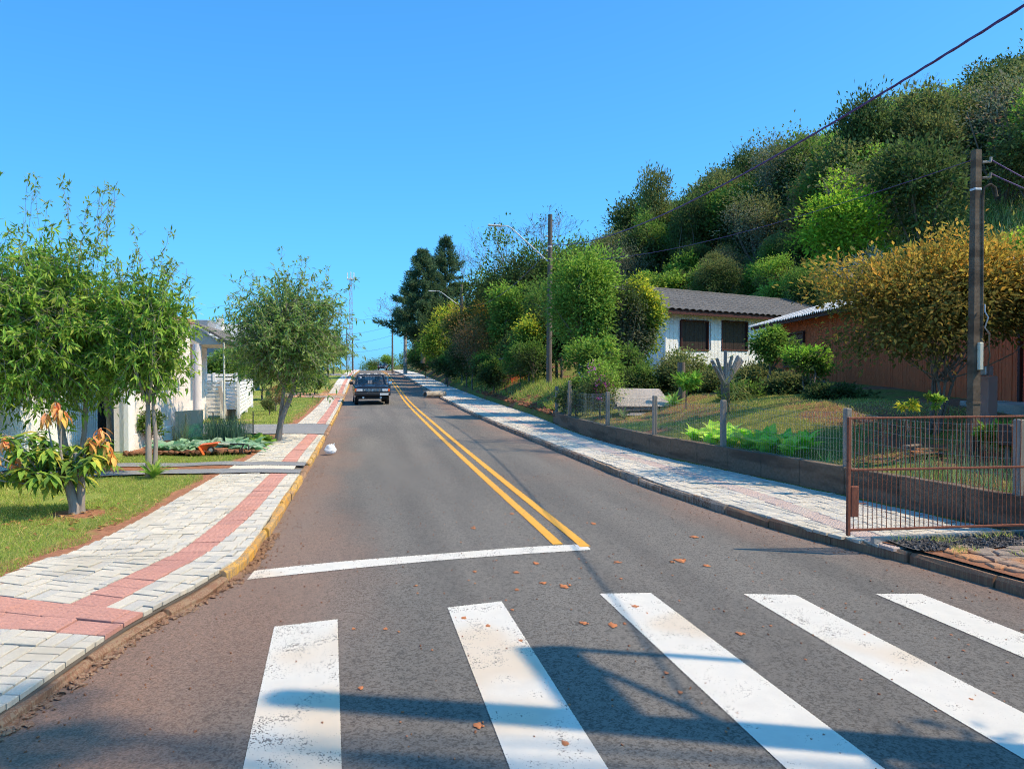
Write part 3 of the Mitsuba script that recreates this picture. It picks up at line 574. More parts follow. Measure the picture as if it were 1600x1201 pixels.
dr_ = part(oh_, 'door', box(O(16.5, .57, 2.05), (1.0, .035, 1.8), oa, .006), 'm_darkwood'); part(dr_, 'door_frame', MB().add(box(O(15.96, .53, 2.0), (.07, .08, 1.82), oa, .006)).add(box(O(17.04, .53, 2.0), (.07, .08, 1.82), oa, .006)).add(box(O(16.5, .53, 3.04), (1.16, .08, .07), oa, .006)), 'm_darkwood')
part(oh_, 'porch_slab', box(O(17.2, .15, 1.02), (3.4, .8, .17), oa, .015), 'm_conc')
part(oh_, 'base_beam', box(O(LO / 2 + .2, .60, .90), (LO - 1.2, .14, .16), oa, .01), 'm_darkwood')
for k in range(9): part(oh_, 'stilt', box(O(1.2 + k * 2.15, .65, .65), (.16, .16, .7), oa, .012), 'm_darkwood')
part(oh_, 'soffit', MB().add(quad(O(0, 0.02, ze - .05), O(LO, .02, ze - .05), O(LO, .53, ze + .05), O(0, .53, ze + .05))), 'm_darkwood'); part(oh_, 'eaves_board', beam(O(0, .03, ze - .05), O(LO, .03, ze - .05), .03, .12, .004), 'm_darkwood')
orf = part(oh_, 'roof', MB().add(quad(O(0, .02, ze - .02), O(0, 3.5, ze + 1.06), O(LO, 3.5, ze + 1.06), O(LO, .02, ze - .02))).add(quad(O(0, 7.0, ze - .02), O(LO, 7.0, ze - .02), O(LO, 3.5, ze + 1.06), O(0, 3.5, ze + 1.06))), 'm_darkwood')
nc = 44; ph = np.linspace(0, 1, nc + 1); cw = 1.05; wave = .028 * np.cos(ph * 12 * np.pi)
def sheet_mesh(side, x0, bump):
    b0, b1 = (-.06, 3.56) if side == 0 else (7.06, 3.44)
    V = []
    for t in (0, 1):
        for k in range(nc + 1): V.append(O(x0 + ph[k] * cw, b0 + (b1 - b0) * t, ze + .03 + bump + 1.08 * t + wave[k]))
    for k in range(nc + 1): V.append(O(x0 + ph[k] * cw, b0, ze + .03 + bump + wave[k] - .022))
    i = np.arange(nc); n = nc + 1
    F = np.vstack([np.stack([i, i + 1, i + n + 1], 1), np.stack([i, i + n + 1, i + n], 1), np.stack([i + 2 * n, i + 2 * n + 1, i + 1], 1), np.stack([i + 2 * n, i + 1, i], 1)])
    if side == 1: F = F[:, ::-1]
    return np.array(V), F
for k in range(20):
    part(orf, 'sheet', sheet_mesh(0, k * 1.02, .006 * (k % 2)), 'm_fibre', smooth=40)
    part(orf, 'back_sheet', sheet_mesh(1, k * 1.02, .006 * (k % 2)), 'm_fibre', smooth=40)

# brown timber wall glimpsed between the bushes, red shed on the hill
rs = thing('brick_hut', 'small red-brown hut wall half hidden by roadside bushes', 'hut')
part(rs, 'wall', box((8.3, 39.9, 1.35), (1.1, 1.2, 1.7), .25, .02), 'm_redbrick'); part(rs, 'roof', MB().add(box((8.3, 39.9, 2.24), (1.4, 1.5, .07), .25, .01)), 'm_tile')
sh = thing('shed', 'orange-red shed wall among the trees behind the white house', 'shed')
part(sh, 'wall', box((28.4, 55.7, 8.9), (2.1, 1.6, 1.0), -.35, .03), 'm_orange_plastic'); part(sh, 'roof', MB().add(box((28.4, 55.7, 9.44), (2.4, 1.9, .06), -.35, .01)), 'm_orange_plastic')

scene['m_post'] = prin(f_wood((.16, .145, .125), (.34, .31, .27)), .9, .15)
# low kerb wall, posts and wire fence on the right
lwl = thing('low_wall', 'low weathered concrete wall between the right pavement and the garden', 'wall')
ys = np.arange(5.2, 22.3, .85)
for k in range(len(ys) - 1):
    a, b = ys[k], ys[k + 1] - .006; part(lwl, 'block', beam((float(WR(a)) + .06, a, .22), (float(WR(b)) + .06, b, .22), .13, .42 + .006 * (k % 3), .008), 'm_wallc')
fc = thing('wire_fence', 'wire mesh fence on square concrete posts above the low wall', 'fence')
posts = [6.35, 8.64, 11.37, 13.65, 16.2, 19.77, 22.0]
for k, yk in enumerate(posts): part(fc, 'post', box((float(WR(yk)) + .075, yk, .40 + .38 + (.10 if k == 5 else 0)), (.082, .082, .78 + (.2 if k == 5 else 0)), r_.normal(0, .05), .01), 'm_post')
wm = MB(); P_, Q_ = [], []
for a, b in zip(posts[:-1], posts[1:]):
    n = int((b - a) / .052)
    for t in np.linspace(0, 1, n)[1:-1]:
        y = a + (b - a) * t; x = float(WR(y)) + .10; sag = .05 * math.sin(t * math.pi); P_.append((x, y, .44)); Q_.append((x + .012 * math.sin(y * 9), y, 1.13 - sag))
    for z in (.46, .62, .78, .94, 1.05, 1.125):
        m = 8
        for t in range(m):
            t0, t1 = t / m, (t + 1) / m; y0_, y1_ = a + (b - a) * t0, a + (b - a) * t1; s0, s1 = .05 * math.sin(t0 * math.pi) * z, .05 * math.sin(t1 * math.pi) * z
            P_.append((float(WR(y0_)) + .10, y0_, z - s0)); Q_.append((float(WR(y1_)) + .10, y1_, z - s1))
part(fc, 'wire_mesh', twigs(P_, Q_, .0017), 'm_wire', kind='stuff')

# open bar gate across the pavement
gt = thing('gate', 'open rusty bar gate standing across the right pavement', 'gate')
G0, G1 = np.array([4.37, 6.19]), np.array([6.80, 5.97]); gd = (G1 - G0) / np.linalg.norm(G1 - G0); GL = np.linalg.norm(G1 - G0); Gp = lambda t, z: (*(G0 + gd * t), z)
part(gt, 'top_rail', beam(Gp(0, 1.215), Gp(GL, 1.225), .024, .018, .004), 'm_rust'); part(gt, 'middle_rail', beam(Gp(.02, .745), Gp(GL, .755), .018, .022, .004), 'm_rust'); part(gt, 'bottom_rail', beam(Gp(0, .20), Gp(GL, .215), .022, .022, .004), 'm_rust')
part(gt, 'end_stile', beam(Gp(0, .15), Gp(0, 1.225), .032, .03, .004, up=(0, 1, 0)), 'm_rust'); part(gt, 'hinge_stile', beam(Gp(GL, .12), Gp(GL, 1.3), .04, .04, .004, up=(0, 1, 0)), 'm_rust')
lp = part(gt, 'lock_plate', box(Gp(.055, .46), (.075, .035, .28), rot_of(gd), .006), 'm_rust'); part(lp, 'bolt', tube([Gp(.03, .44), Gp(.17, .44)], .006, 6), 'm_rust')
t = .05
while t < GL - .03:
    b0, b1 = r_.normal(0, .004, 2); pts_ = [Gp(t, .21), (*(G0 + gd * (t + b0) + np.array([0, b1])), .5), (*(G0 + gd * (t - b0 * .6)), .75), (*(G0 + gd * (t + b1)), 1.0), Gp(t, 1.21)]
    part(gt, 'bar', tube(pts_, .0042, 5), 'm_rust'); t += .0455
gp = thing('gate_post', 'square wooden gate post beyond the gate at the right edge', 'post'); put(gp, box((6.92, 5.97, .70), (.12, .12, 1.25), .1, .012), 'm_bark')

# poles, lamps and cables
def lamp(pole, base, head):
    base, head = np.asarray(base, float), np.asarray(head, float); d = head - base; bend = base + np.array([d[0] * .80, d[1] * .80, d[2] * .985])
    mid = base + (bend - base) * .93; a = part(pole, 'lamp_arm', tube([base, base + (bend - base) * .5, mid, bend + (head - bend) * .15, head], [.032, .03, .028, .026, .026], 8), 'm_galv', smooth=50)
    f = head - bend; f = f / np.linalg.norm(f); part(a, 'lamp_head', MB().add(beam(head - f * .05, head + f * .50, .17, .075, .03)).add(beam(head + f * .08, head + f * .42, .13, .05, .02)), 'm_galv')
    part(a, 'photocell', tube([head + f * .2 + (0, 0, .04), head + f * .2 + (0, 0, .11)], .03, 8), 'm_black')
def pole_(label, x, y, zb, zt, r0, r1, mat, lean=(0, 0), sides=10, cat='utility pole'):
    k = thing('utility_pole', label, cat); n = 7; t = np.linspace(0, 1, n); pts_ = np.c_[x + lean[0] * t, y + lean[1] * t, zb + (zt - zb) * t]
    part(k, 'shaft', tube(pts_, r0 + (r1 - r0) * t, sides), mat, smooth=50); return k
p2 = pole_('tall wooden utility pole with a long lamp arm among roadside trees', 7.92, 31.17, .6, 8.13, .125, .09, 'm_pole_wood', (.05, 0)); lamp(p2, (7.86, 31.15, 6.18), (5.9, 31.6, 7.66))
for z in (6.6, 7.2): part(p2, 'insulator', tube([(7.84, 31.1, z), (7.75, 31.02, z)], .035, 8), 'm_conc')
part(p2, 'strap', tube([(7.95, 31.17, 6.75), (7.95, 31.17, 6.82)], .105, 10), 'm_galv')
p3 = pole_('wooden utility pole with lamp arm in front of dark trees', 7.85, 57.7, 1.4, 8.1, .15, .11, 'm_pole_wood'); lamp(p3, (7.75, 57.7, 6.45), (5.9, 58.1, 7.6))
p4 = pole_('pale concrete utility pole with lamp arm on the right kerb', 5.57, 88.8, .9, 8.62, .24, .13, 'm_conc', sides=8); lamp(p4, (5.45, 88.8, 6.6), (4.3, 89.1, 7.25)); part(p4, 'collar', tube([(5.57, 88.8, 2.9), (5.57, 88.8, 3.05)], .235, 8), 'm_galv')
p5 = pole_('thin dark utility pole behind the pale concrete one', 4.5, 97, 1.1, 8.1, .12, .09, 'm_pole_wood'); part(p5, 'crossarm', beam((3.5, 97, 7.8), (5.5, 97, 7.8), .1, .1, .01), 'm_pole_wood')
for (x, y, zt, la) in ((-.42, 112, 6.3, 'thin grey utility pole beyond the left trees, nearer one of the pair'), (-1.6, 145, 9.6, 'thin grey utility pole beyond the left trees, farther one of the pair')):
    k = pole_(la, x, y, 1.0, zt, .13, .09, 'm_pole_wood'); part(k, 'crossarm', beam((x - 1, y, zt - .3), (x + 1, y, zt - .3), .1, .1, .01), 'm_pole_wood')
p1 = pole_('dark square service pole with grey conduit inside the gate', 7.93, 8.65, .3, .5, .01, .01, 'm_conc', sides=4)
del scene[p1 + '__shaft']
tt = np.linspace(0, 1, 6); hw = .058 - .014 * tt; cs = np.array([(-1, -1), (1, -1), (1, 1), (-1, 1)]); V = np.array([(7.93 + c[0] * h, 8.65 + c[1] * h, .3 + 4.21 * t) for t, h in zip(tt, hw) for c in cs]); F = []
for a in range(5):
    for b in range(4): F += [(a * 4 + b, a * 4 + (b + 1) % 4, a * 4 + 4 + (b + 1) % 4), (a * 4 + b, a * 4 + 4 + (b + 1) % 4, a * 4 + 4 + b)]
F += [(20, 21, 22), (20, 22, 23)]
part(p1, 'shaft', (V, np.array(F)), 'm_wallc')
part(p1, 'conduit', tube([(8.0, 8.60, 1.9), (8.0, 8.60, 2.3), (7.99, 8.60, 3.9), (8.01, 8.60, 4.02), (8.09, 8.58, 4.06), (8.15, 8.57, 4.02), (8.17, 8.56, 3.9)], .016, 8), 'm_wallc', smooth=60)
part(p1, 'strap', box((7.93, 8.65, 4.0), (.10, .10, .03), 0, .003), 'm_galv'); part(p1, 'cable_box', box((7.955, 8.573, 1.83), (.06, .05, .36), 0, .008), 'm_cream')
for z in (4.15, 4.35): part(p1, 'insulator', tube([(8.0, 8.62, z), (8.08, 8.58, z), (8.09, 8.58, z + .06)], .018, 6), 'm_conc')
part(p1, 'band', box((7.93, 8.65, 1.22), (.125, .125, .035), 0, .003), 'm_wallc')
part(p1, 'loose_cable', tube([(8.0, 8.56, 2.5), (7.97, 8.52, 2.4), (8.02, 8.52, 2.33), (7.98, 8.53, 2.2), (8.05, 8.53, 2.12), (8.2, 8.7, 1.95), (8.6, 9.1, 1.85), (8.95, 9.5, 1.75), (9.22, 9.78, 1.57)], .010, 6), 'm_metal', smooth=60)
mp = thing('meter_pillar', 'brown meter pillar beside the service pole', 'pillar')
part(mp, 'shaft', box((9.29, 9.9, 1.05), (.20, .24, 1.02), .15, .01), 'm_pink'); part(mp, 'meter_box', box((9.30, 9.93, 1.64), (.17, .16, .14), .15, .012), 'm_metal')
def cable(label, pts, r, sag=0.0, n=24, mat='m_cable', twist=False):
    k = thing('overhead_cable', label, 'cable'); p = np.asarray(pts, float)
    if len(p) == 2: t = np.linspace(0, 1, n)[:, None]; q = p[0] + (p[1] - p[0]) * t; q[:, 2] -= sag * 4 * t[:, 0] * (1 - t[:, 0])
    else: q = p
    if twist:
        m = MB(); 
        for s_ in range(3):
            a = np.arange(len(q)) * 1.25 + s_ * 2.094; o = np.c_[np.cos(a), 0 * a, np.sin(a)] * r * 1.05; m.add(tube(q + o, r * .8, 5))
        put(k, m, mat, smooth=True)
    else: put(k, tube(q, r, 5), mat)
    return k
yc = np.linspace(1.9, 31.1, 150); cable('thick twisted black-violet cable crossing the sky at right', np.c_[5.2 + (7.8 - 5.2) * (yc - 1.9) / 29.2, yc, 4.70 + .0039 * (yc - 7.5) ** 2], .0085, mat='m_cable', twist=True)
cable('thin cable between the two wooden lamp poles', [(7.85, 31.17, 6.6), (7.85, 57.7, 6.5)], .012, .8); cable('thin cable hanging from the far wooden pole to the pale pole', [(7.85, 57.7, 6.5), (5.57, 88.8, 7.0)], .015, .5)
for k, (z0_, z1_, nm) in enumerate(((7.9, 8.3, 'topmost'), (7.2, 6.6, 'upper middle'), (6.0, 5.2, 'lower middle'), (4.6, 4.2, 'lowest'))): cable('thin wire over the far end of the road, ' + nm + ' of four', [(4.5, 97, z0_), (-3.6, 112, z1_)] if k else [(5.57, 88.8, 8.3), (-6.5, 100, 7.4)], .014, .35)
cable('thin service wire leaving the service pole to the right, upper one', [(8.08, 8.58, 4.2), (14, 10.2, 3.6)], .008, .1); cable('thin service wire leaving the service pole to the right, lower one', [(8.08, 8.58, 4.38), (13, 9.0, 3.0)], .008, .1); cable('thin wire from the service pole up to the wooden lamp pole', [(7.93, 8.65, 4.4), (7.9, 31.1, 6.3)], .005, .5)
# the pole and the tree outside the frame whose shadows lie on the crosswalk
p0 = pole_('wooden utility pole beside the stone drive', 5.25, 1.75, 0, 7.5, .15, .11, 'm_pole_wood')
br = part(p0, 'bracket', beam((5.25, 1.8, 5.45), (5.25, 2.75, 5.55), .24, .22, .02), 'm_galv'); part(br, 'brace', tube([(5.25, 1.75, 4.7), (5.25, 2.6, 5.4)], .03, 8), 'm_galv'); part(br, 'stay', tube([(5.25, 2.74, 5.5), (6.3, 2.3, 5.55)], .035, 8), 'm_galv')
tw_ = thing('radio_mast', 'slim red and white lattice mast far beyond the left trees', 'mast'); P_, Q_ = [], []
mx, my = -1.3, 225.0
for k in range(13):
    z, w, w2 = -2 + k * 2.3, .75 - .035 * k, .75 - .035 * (k + 1); cs = [(-1, -1), (1, -1), (1, 1), (-1, 1)]
    for c in range(4):
        (ax, ay), (bx, by) = cs[c], cs[(c + 1) % 4]
        P_ += [(mx + ax * w, my + ay * w, z), (mx + ax * w, my + ay * w, z), (mx + ax * w2, my + ay * w2, z + 2.3)]; Q_ += [(mx + ax * w2, my + ay * w2, z + 2.3), (mx + bx * w2, my + by * w2, z + 2.3), (mx + bx * w2, my + by * w2, z + 2.3)]
part(tw_, 'lattice', twigs(P_, Q_, .045), 'm_pink'); part(tw_, 'antenna_ring', MB().add(box((mx, my, 27.6), (2.0, 2.0, .12), 0, .02)).add(box((mx - .9, my, 28.5), (.25, .25, 2.0), 0, .03)).add(box((mx + .9, my, 28.5), (.25, .25, 2.0), 0, .03)).add(box((mx, my - .9, 28.5), (.25, .25, 2.0), 0, .03)), 'm_paint')

# ---- left: white house, its porch and railings, walls and bar fence
h1 = thing('cream_house', 'low cream-white house with a beige gabled porch on the left', 'house')
A, B = np.array([-4.30, 15.75]), np.array([-3.95, 19.9]); hd = (B - A) / np.linalg.norm(B - A); hn = np.array([-hd[1], hd[0]]); Hh = frame_pt(A, hd, hn); ha = rot_of(hd); HL = np.linalg.norm(B - A)
part(h1, 'wall', MB().add(box(Hh(HL / 2 + 1.3, 2.6, 1.38), (HL - 2.6, 5.2, 2.76), ha)).add(box(Hh(1.305, .1, 1.38), (2.61, .2, 2.758), ha)), 'm_stucco'); part(h1, 'plinth', MB().add(box(Hh(HL / 2, -.02, .22), (HL + .02, .05, .36), ha, .005)), 'm_stucco')
part(h1, 'corner_pillar', box(Hh(.12, -.03, 1.38), (.30, .10, 2.74), ha, .01), 'm_paint'); part(h1, 'roof', MB().add(box(Hh(HL / 2 + 1.2, 2.6, 2.82), (HL - 2.3, 5.4, .12), ha, .01)).add(box(Hh(HL / 2 + 1.2, 3.0, 3.0), (HL - 3.0, 4.0, .24), ha, .02)), 'm_pink')
G_ = [(-5.7, 2.85), (-4.14, 2.86), (-3.50, 2.44)]                # porch: beige gable towards the camera, roof sloping to the road
part(h1, 'porch_gable', MB().add((np.array([(-5.6, 22.2, 2.35), (-3.62, 22.2, 2.35), (-3.62, 22.2, 2.42), (-4.4, 22.2, 2.93), (-5.6, 22.2, 2.93)]), np.array([[0, 1, 2], [0, 2, 3], [0, 3, 4]]))), 'm_beige')
part(h1, 'porch_roof', MB().add(beam((-3.42, 24.2, 2.42), (-4.22, 24.2, 2.90), 4.2, .06, .01)), 'm_tile'); part(h1, 'porch_ceiling', box((-4.6, 24.2, 2.37), (2.0, 3.9, .03)), 'm_beige'); part(h1, 'porch_wall', box((-5.1, 24.0, 1.2), (.9, 4.0, 2.3), 0, .01), 'm_stucco')
part(h1, 'porch_column', tube([(-4.25, 22.3, 0), (-4.25, 22.3, 2.36)], .12, 12), 'm_stucco', smooth=50); part(h1, 'drain_pipe', tube([(-3.52, 22.1, .2), (-3.52, 22.1, 2.42)], .028, 8), 'm_cream', smooth=50)
h2 = thing('grey_house', 'grey-blue house with a pale metal roof and parapet beyond the cream house', 'house')
part(h2, 'wall', box((-10.0, 50.5, 1.9), (7.2, 6.0, 3.4), -.05, .02), 'm_greyblue'); part(h2, 'parapet', box((-9.7, 50.3, 4.1), (2.6, 4.6, 1.0), -.05, .02), 'm_greyblue'); part(h2, 'chimney_wall', box((-7.9, 48.3, 4.15), (.35, .6, 1.1), -.05, .02), 'm_stucco')
rfm = MB(); [rfm.add(box((-7.6 + k * .22 - .9, 49.9, 3.68 + .22 * 0), (.2, 6.2, .05), 0)) for k in range(1)]
part(h2, 'roof', MB().add(beam((-7.0, 46.9, 3.45), (-7.0, 51.0, 4.5), 3.0, .06, .01)), 'm_roofgrey')
rk = sub(h2, 'roof'); hr = h2 + '__roof'
for k in range(14): part(hr, 'rib', beam((-8.4 + k * .215, 46.9, 3.50), (-8.4 + k * .215, 51.0, 4.55), .05, .045, .005), 'm_roofgrey')
wn2 = part(h2, 'window', box((-7.9, 47.42, 2.0), (1.2, .1, 1.0), -.05, .01), 'm_paint'); part(wn2, 'pane', box((-7.9, 47.36, 2.0), (1.0, .03, .8), -.05), 'm_glass')
ww = thing('white_wall', 'white boundary wall of vertical boards behind the red-leaved tree', 'wall'); y = 6.0
while y < 15.5: part(ww, 'board', box((-5.42, y + .12, .95), (.05, .232, 1.9), -.03, .006), 'm_paint'); y += .24
bf = thing('bar_fence', 'white vertical bar fence between the boundary wall and the cream house', 'fence')
part(bf, 'rail', box((-5.40, 16.62, 1.62), (.04, 2.1, .05), 0, .005), 'm_paint'); part(bf, 'lower_rail', box((-5.40, 16.62, .25), (.04, 2.1, .05), 0, .005), 'm_paint')
for k in range(18): part(bf, 'bar', box((-5.36, 15.62 + k * .118, .92), (.025, .045, 1.5), 0, .003), 'm_paint')
dk = thing('dark_door', 'black narrow door between the white bars and the cream house', 'door'); put(dk, box((-5.38, 18.2, 1.1), (.06, .8, 2.1), 0, .01), 'm_dark')
def slat_fence(label, P, Q, z0a, z0b, zt, n, posts_, slat=.085):
    k = thing('slat_fence', label, 'fence'); P, Q = np.asarray(P, float), np.asarray(Q, float)
    for t in posts_:
        p = P + (Q - P) * t; zb = z0a + (z0b - z0a) * t; part(k, 'post', box((*p, (zb + zt) / 2), (.09, .09, zt - zb), rot_of(Q - P), .006), 'm_paint')
    for i in range(n):
        f = (i + .5) / n; part(k, 'slat', beam((*P, z0a + .08 + (zt - z0a - .1) * f), (*Q, z0b + .08 + (zt - z0b - .1) * f), .025, slat, .003), 'm_paint')
    return k
slat_fence('white slat fence along the lawn beside the grey drive', (-3.62, 25.4), (-3.98, 31.4), .12, .20, 1.30, 9, (0, .52, 1)); slat_fence('white slat gate panel in front of the porch', (-4.66, 25.58), (-4.13, 25.47), .12, .12, 1.32, 9, (0, 1)); slat_fence('white slat return fence behind the drive, between gate and lawn', (-3.66, 25.5), (-4.9, 29.0), .12, .15, 1.3, 9, (1,))
slat_fence('white porch railing of three wide rails above the gate', (-5.2, 27.0), (-3.95, 27.2), .95, .95, 1.56, 4, (0, .45, 1), .09)
rp = thing('ramp_wall', 'pale low ramp wall below the white railing', 'wall'); put(rp, box((-4.6, 27.3, .5), (1.6, .15, .85), .1, .01), 'm_stucco')
bp = thing('board', 'pale board leaning against the cream wall by the vegetable bed', 'board'); put(bp, box((-3.72, 18.6, .42), (.80, .03, .62), .95, .004), 'm_beige')
# ------------------------------------------------------------------ vegetation
GAIN = 2.6
def unit(v): return v / (np.linalg.norm(v, axis=-1, keepdims=True) + 1e-9)
def pick(rng, pal, n, jit=.18, hue=.06):
    p = np.asarray(pal, float); c = p[rng.integers(len(p), size=n)]; return np.clip(GAIN * c * rng.normal(1, jit, (n, 1)) * rng.normal(1, hue, (n, 3)), .004, .9)
def leaves(P, D, N, L, W, C, fold=.18):
    """one folded leaf of two triangles each"""
    n = len(P); D = unit(D); S = unit(np.cross(D, N)); N = np.cross(S, D); L = np.broadcast_to(L, (n,))[:, None]; W = np.broadcast_to(W, (n,))[:, None]
    m = P + D * L * .45 + N * W * fold
    V = np.stack([P, m - S * W / 2, P + D * L, m + S * W / 2], 1).reshape(-1, 3); o = np.arange(n)[:, None] * 4
    return V, np.concatenate([o + [0, 2, 1], o + [0, 3, 2]]), np.repeat(C, 4, 0)
def big_leaves(P, D, N, L, W, C, droop=.5, wave=.0, rng=None, k=5):
    """larger leaves: a bent midrib of k stations, folded blades"""
    n = len(P); D = unit(D); S = unit(np.cross(D, N)); N = np.cross(S, D); L = np.broadcast_to(L, (n,)); W = np.broadcast_to(W, (n,)); V = []
    q = P.copy(); d = D.copy(); up = N.copy(); shape = np.sin(np.linspace(.06, 1, k) ** .8 * np.pi); shape[-1] = .0; dr_ = np.broadcast_to(droop, (n,))
    for i in range(k):
        w = (W * shape[i] / 2)[:, None]; wob = 0 if rng is None else rng.normal(0, wave, (n, 1)) * w
        V += [q - S * w + up * (w * .35 + wob), q, q + S * w + up * (w * .35 - wob)]
        a = (dr_ / k)[:, None]; d2 = unit(d * np.cos(a) - up * np.sin(a)); up = unit(up * np.cos(a) + d * np.sin(a)); d = d2; q = q + d * (L / (k - 1))[:, None]
    V = np.stack(V, 1).reshape(-1, 3); o = np.arange(n)[:, None] * 3 * k; F = []
    for i in range(k - 1):
        a = 3 * i
        for (x, y) in ((0, 1), (1, 2)): F += [o + [a + x, a + y, a + 3 + y], o + [a + x, a + 3 + y, a + 3 + x]]
    return V, np.concatenate(F), np.repeat(C, 3 * k, 0)
class LB:
    def __init__(s): s.v, s.f, s.c, s.n = [], [], [], 0
    def add(s, vfc): v, f, c = vfc; s.v.append(v); s.f.append(f + s.n); s.c.append(c); s.n += len(v); return s
    def out(s): return (np.vstack(s.v), np.vstack(s.f)), np.vstack(s.c)
def sph(rng, n): return unit(rng.normal(size=(n, 3)))
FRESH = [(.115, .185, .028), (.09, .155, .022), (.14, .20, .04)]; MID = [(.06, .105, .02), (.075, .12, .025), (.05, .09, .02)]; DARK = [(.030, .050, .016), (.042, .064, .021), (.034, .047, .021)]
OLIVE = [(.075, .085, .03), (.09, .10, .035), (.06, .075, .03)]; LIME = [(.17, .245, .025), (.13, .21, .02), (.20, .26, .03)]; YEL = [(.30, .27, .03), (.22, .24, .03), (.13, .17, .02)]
RUST = [(.17, .095, .035), (.13, .085, .03), (.09, .08, .03)]; ORANGE = [(.25, .145, .026), (.23, .15, .03), (.17, .125, .026), (.12, .11, .026), (.20, .16, .03)]; GREY = [(.085, .095, .06), (.10, .10, .07), (.07, .085, .05)]; BROWN = [(.14, .085, .05), (.11, .08, .045), (.08, .08, .035)]
def crown(rng, C, R, n, L, W, pal, lobes=9, tip=None, droop=.15, core=.25, flat=1.0, clump=.125, per=30, tipcut=.55):
    """leaf clumps over uneven lobes inside the ellipsoid C, R; tip = palette of the outer, upper leaves"""
    C, R = np.asarray(C, float), np.asarray(R, float); dl = sph(rng, lobes); dl[:, 2] = np.where(dl[:, 2] < -.45, -dl[:, 2], dl[:, 2])
    ro = rng.uniform(.34, .84, (lobes, 1)); lc = C + dl * R * ro; lr = R[None] * (.60 - .36 * ro) * rng.uniform(.75, 1.3, (lobes, 1)); lc = np.vstack([lc, C]); lr = np.vstack([lr, R * .55])
    nc = max(6, n // per); w = (lr.prod(1)) ** .67; k = rng.choice(len(lc), nc, p=w / w.sum()); d = sph(rng, nc); d[:, 2] += .15
    cp = lc[k] + unit(d) * lr[k] * rng.uniform(core, 1.05, (nc, 1)) ** .6
    rel = (cp - C) / R; keep = np.linalg.norm(rel, axis=1) < rng.uniform(1.0, 1.25, nc); cp, rel = cp[keep], rel[keep]; nc = len(cp)
    hs = rng.normal(1, .17, nc); m = rng.poisson(per, nc); idx = np.repeat(np.arange(nc), m); N_ = len(idx)
    off = rng.normal(size=(N_, 3)) * R.mean() * clump * np.array([1, 1, .75]) * rng.uniform(.6, 1.2, nc)[idx][:, None]
    P = cp[idx] + off; out = unit(off) * .7 + unit(rel[idx] + 1e-6) * .6 + rng.normal(0, .5, (N_, 3)); out[:, 2] -= droop
    Nn = unit(rel[idx]) * .5 + np.array([0, 0, .8]) + rng.normal(0, .45, (N_, 3)); col = pick(rng, pal, N_, .14) * hs[idx][:, None].clip(.6, 1.5)
    if tip is not None:
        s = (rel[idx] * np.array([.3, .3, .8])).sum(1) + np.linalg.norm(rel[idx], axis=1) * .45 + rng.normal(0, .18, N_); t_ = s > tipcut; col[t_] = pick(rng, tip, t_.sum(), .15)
    return leaves(P, out, Nn, L * rng.uniform(.65, 1.25, N_), W * rng.uniform(.7, 1.2, N_), col), lc, cp
def woody(rng, base, C, lc, cp, r, stems=1, ntw=120, fork=.45):
    """trunk, limbs to the lobes and twigs to the clumps"""
    m = MB(); base, C = np.asarray(base, float), np.asarray(C, float); top = base + (C - base) * fork
    for s in range(stems):
        o = np.array([*rng.normal(0, r * 1.2, 2), 0]) * (stems > 1); b = base + o - (0, 0, .12); tp = top + o * 2.5 * (stems > 1); k = np.linspace(0, 1, 6)[:, None]
        pts = b + (tp - b) * k + np.sin(k * np.pi) * rng.normal(0, r * .8, (1, 3)) * [1, 1, 0]
        m.add(tube(pts, np.array([1.25, 1, .92, .86, .8, .72]) * r / math.sqrt(stems), 8))
        for i in range(s, len(lc), stems):
            k = np.linspace(0, 1, 5)[:, None]; bend = rng.normal(0, .06, (1, 3)) * np.linalg.norm(lc[i] - tp); pts = tp + (lc[i] - tp) * k + np.sin(k * np.pi) * bend
            m.add(tube(pts, np.linspace(.5, .16, 5) * r / math.sqrt(stems), 5))
    if ntw and len(cp):
        j = rng.choice(len(cp), min(ntw, len(cp)), replace=False); q = cp[j]; a = lc[np.argmin(((q[:, None] - lc[None]) ** 2).sum(-1), 1)]; m.add(twigs(a, q, r * .09 + .003, r * .03 + .002))
    return m
def ground(x, y): return float(hill_z(np.array(x), np.array(y))) if x > float(WR(y)) else float(left_z(np.array(x), np.array(y)))
_seed = [100]
def tree(name, label, cat, x, y, zt, zb, R, n, L, W, pal, tip=None, tr=.08, stems=1, lobes=9, group=None, mat='m_leaf', bark='m_bark', ry=None, zg=None, ntw=90, dx=0, dy=0, trunk_name='trunk', **kw):
    _seed[0] += 1; rng = np.random.default_rng(_seed[0]); k = thing(name, label, cat, group); zg = ground(x, y) if zg is None else zg
    C = np.array([x + dx, y + dy, (zt + zb) / 2]); (vf), lc, cp = crown(rng, C, (R, ry or R, (zt - zb) / 2), n, L, W, pal, lobes, tip, **kw); v, f, c = vf
    part(k, trunk_name, woody(rng, (x, y, zg), C, lc, cp, tr, stems, ntw), bark, smooth=60); part(k, 'crown', (v, f), mat, color=c); return k
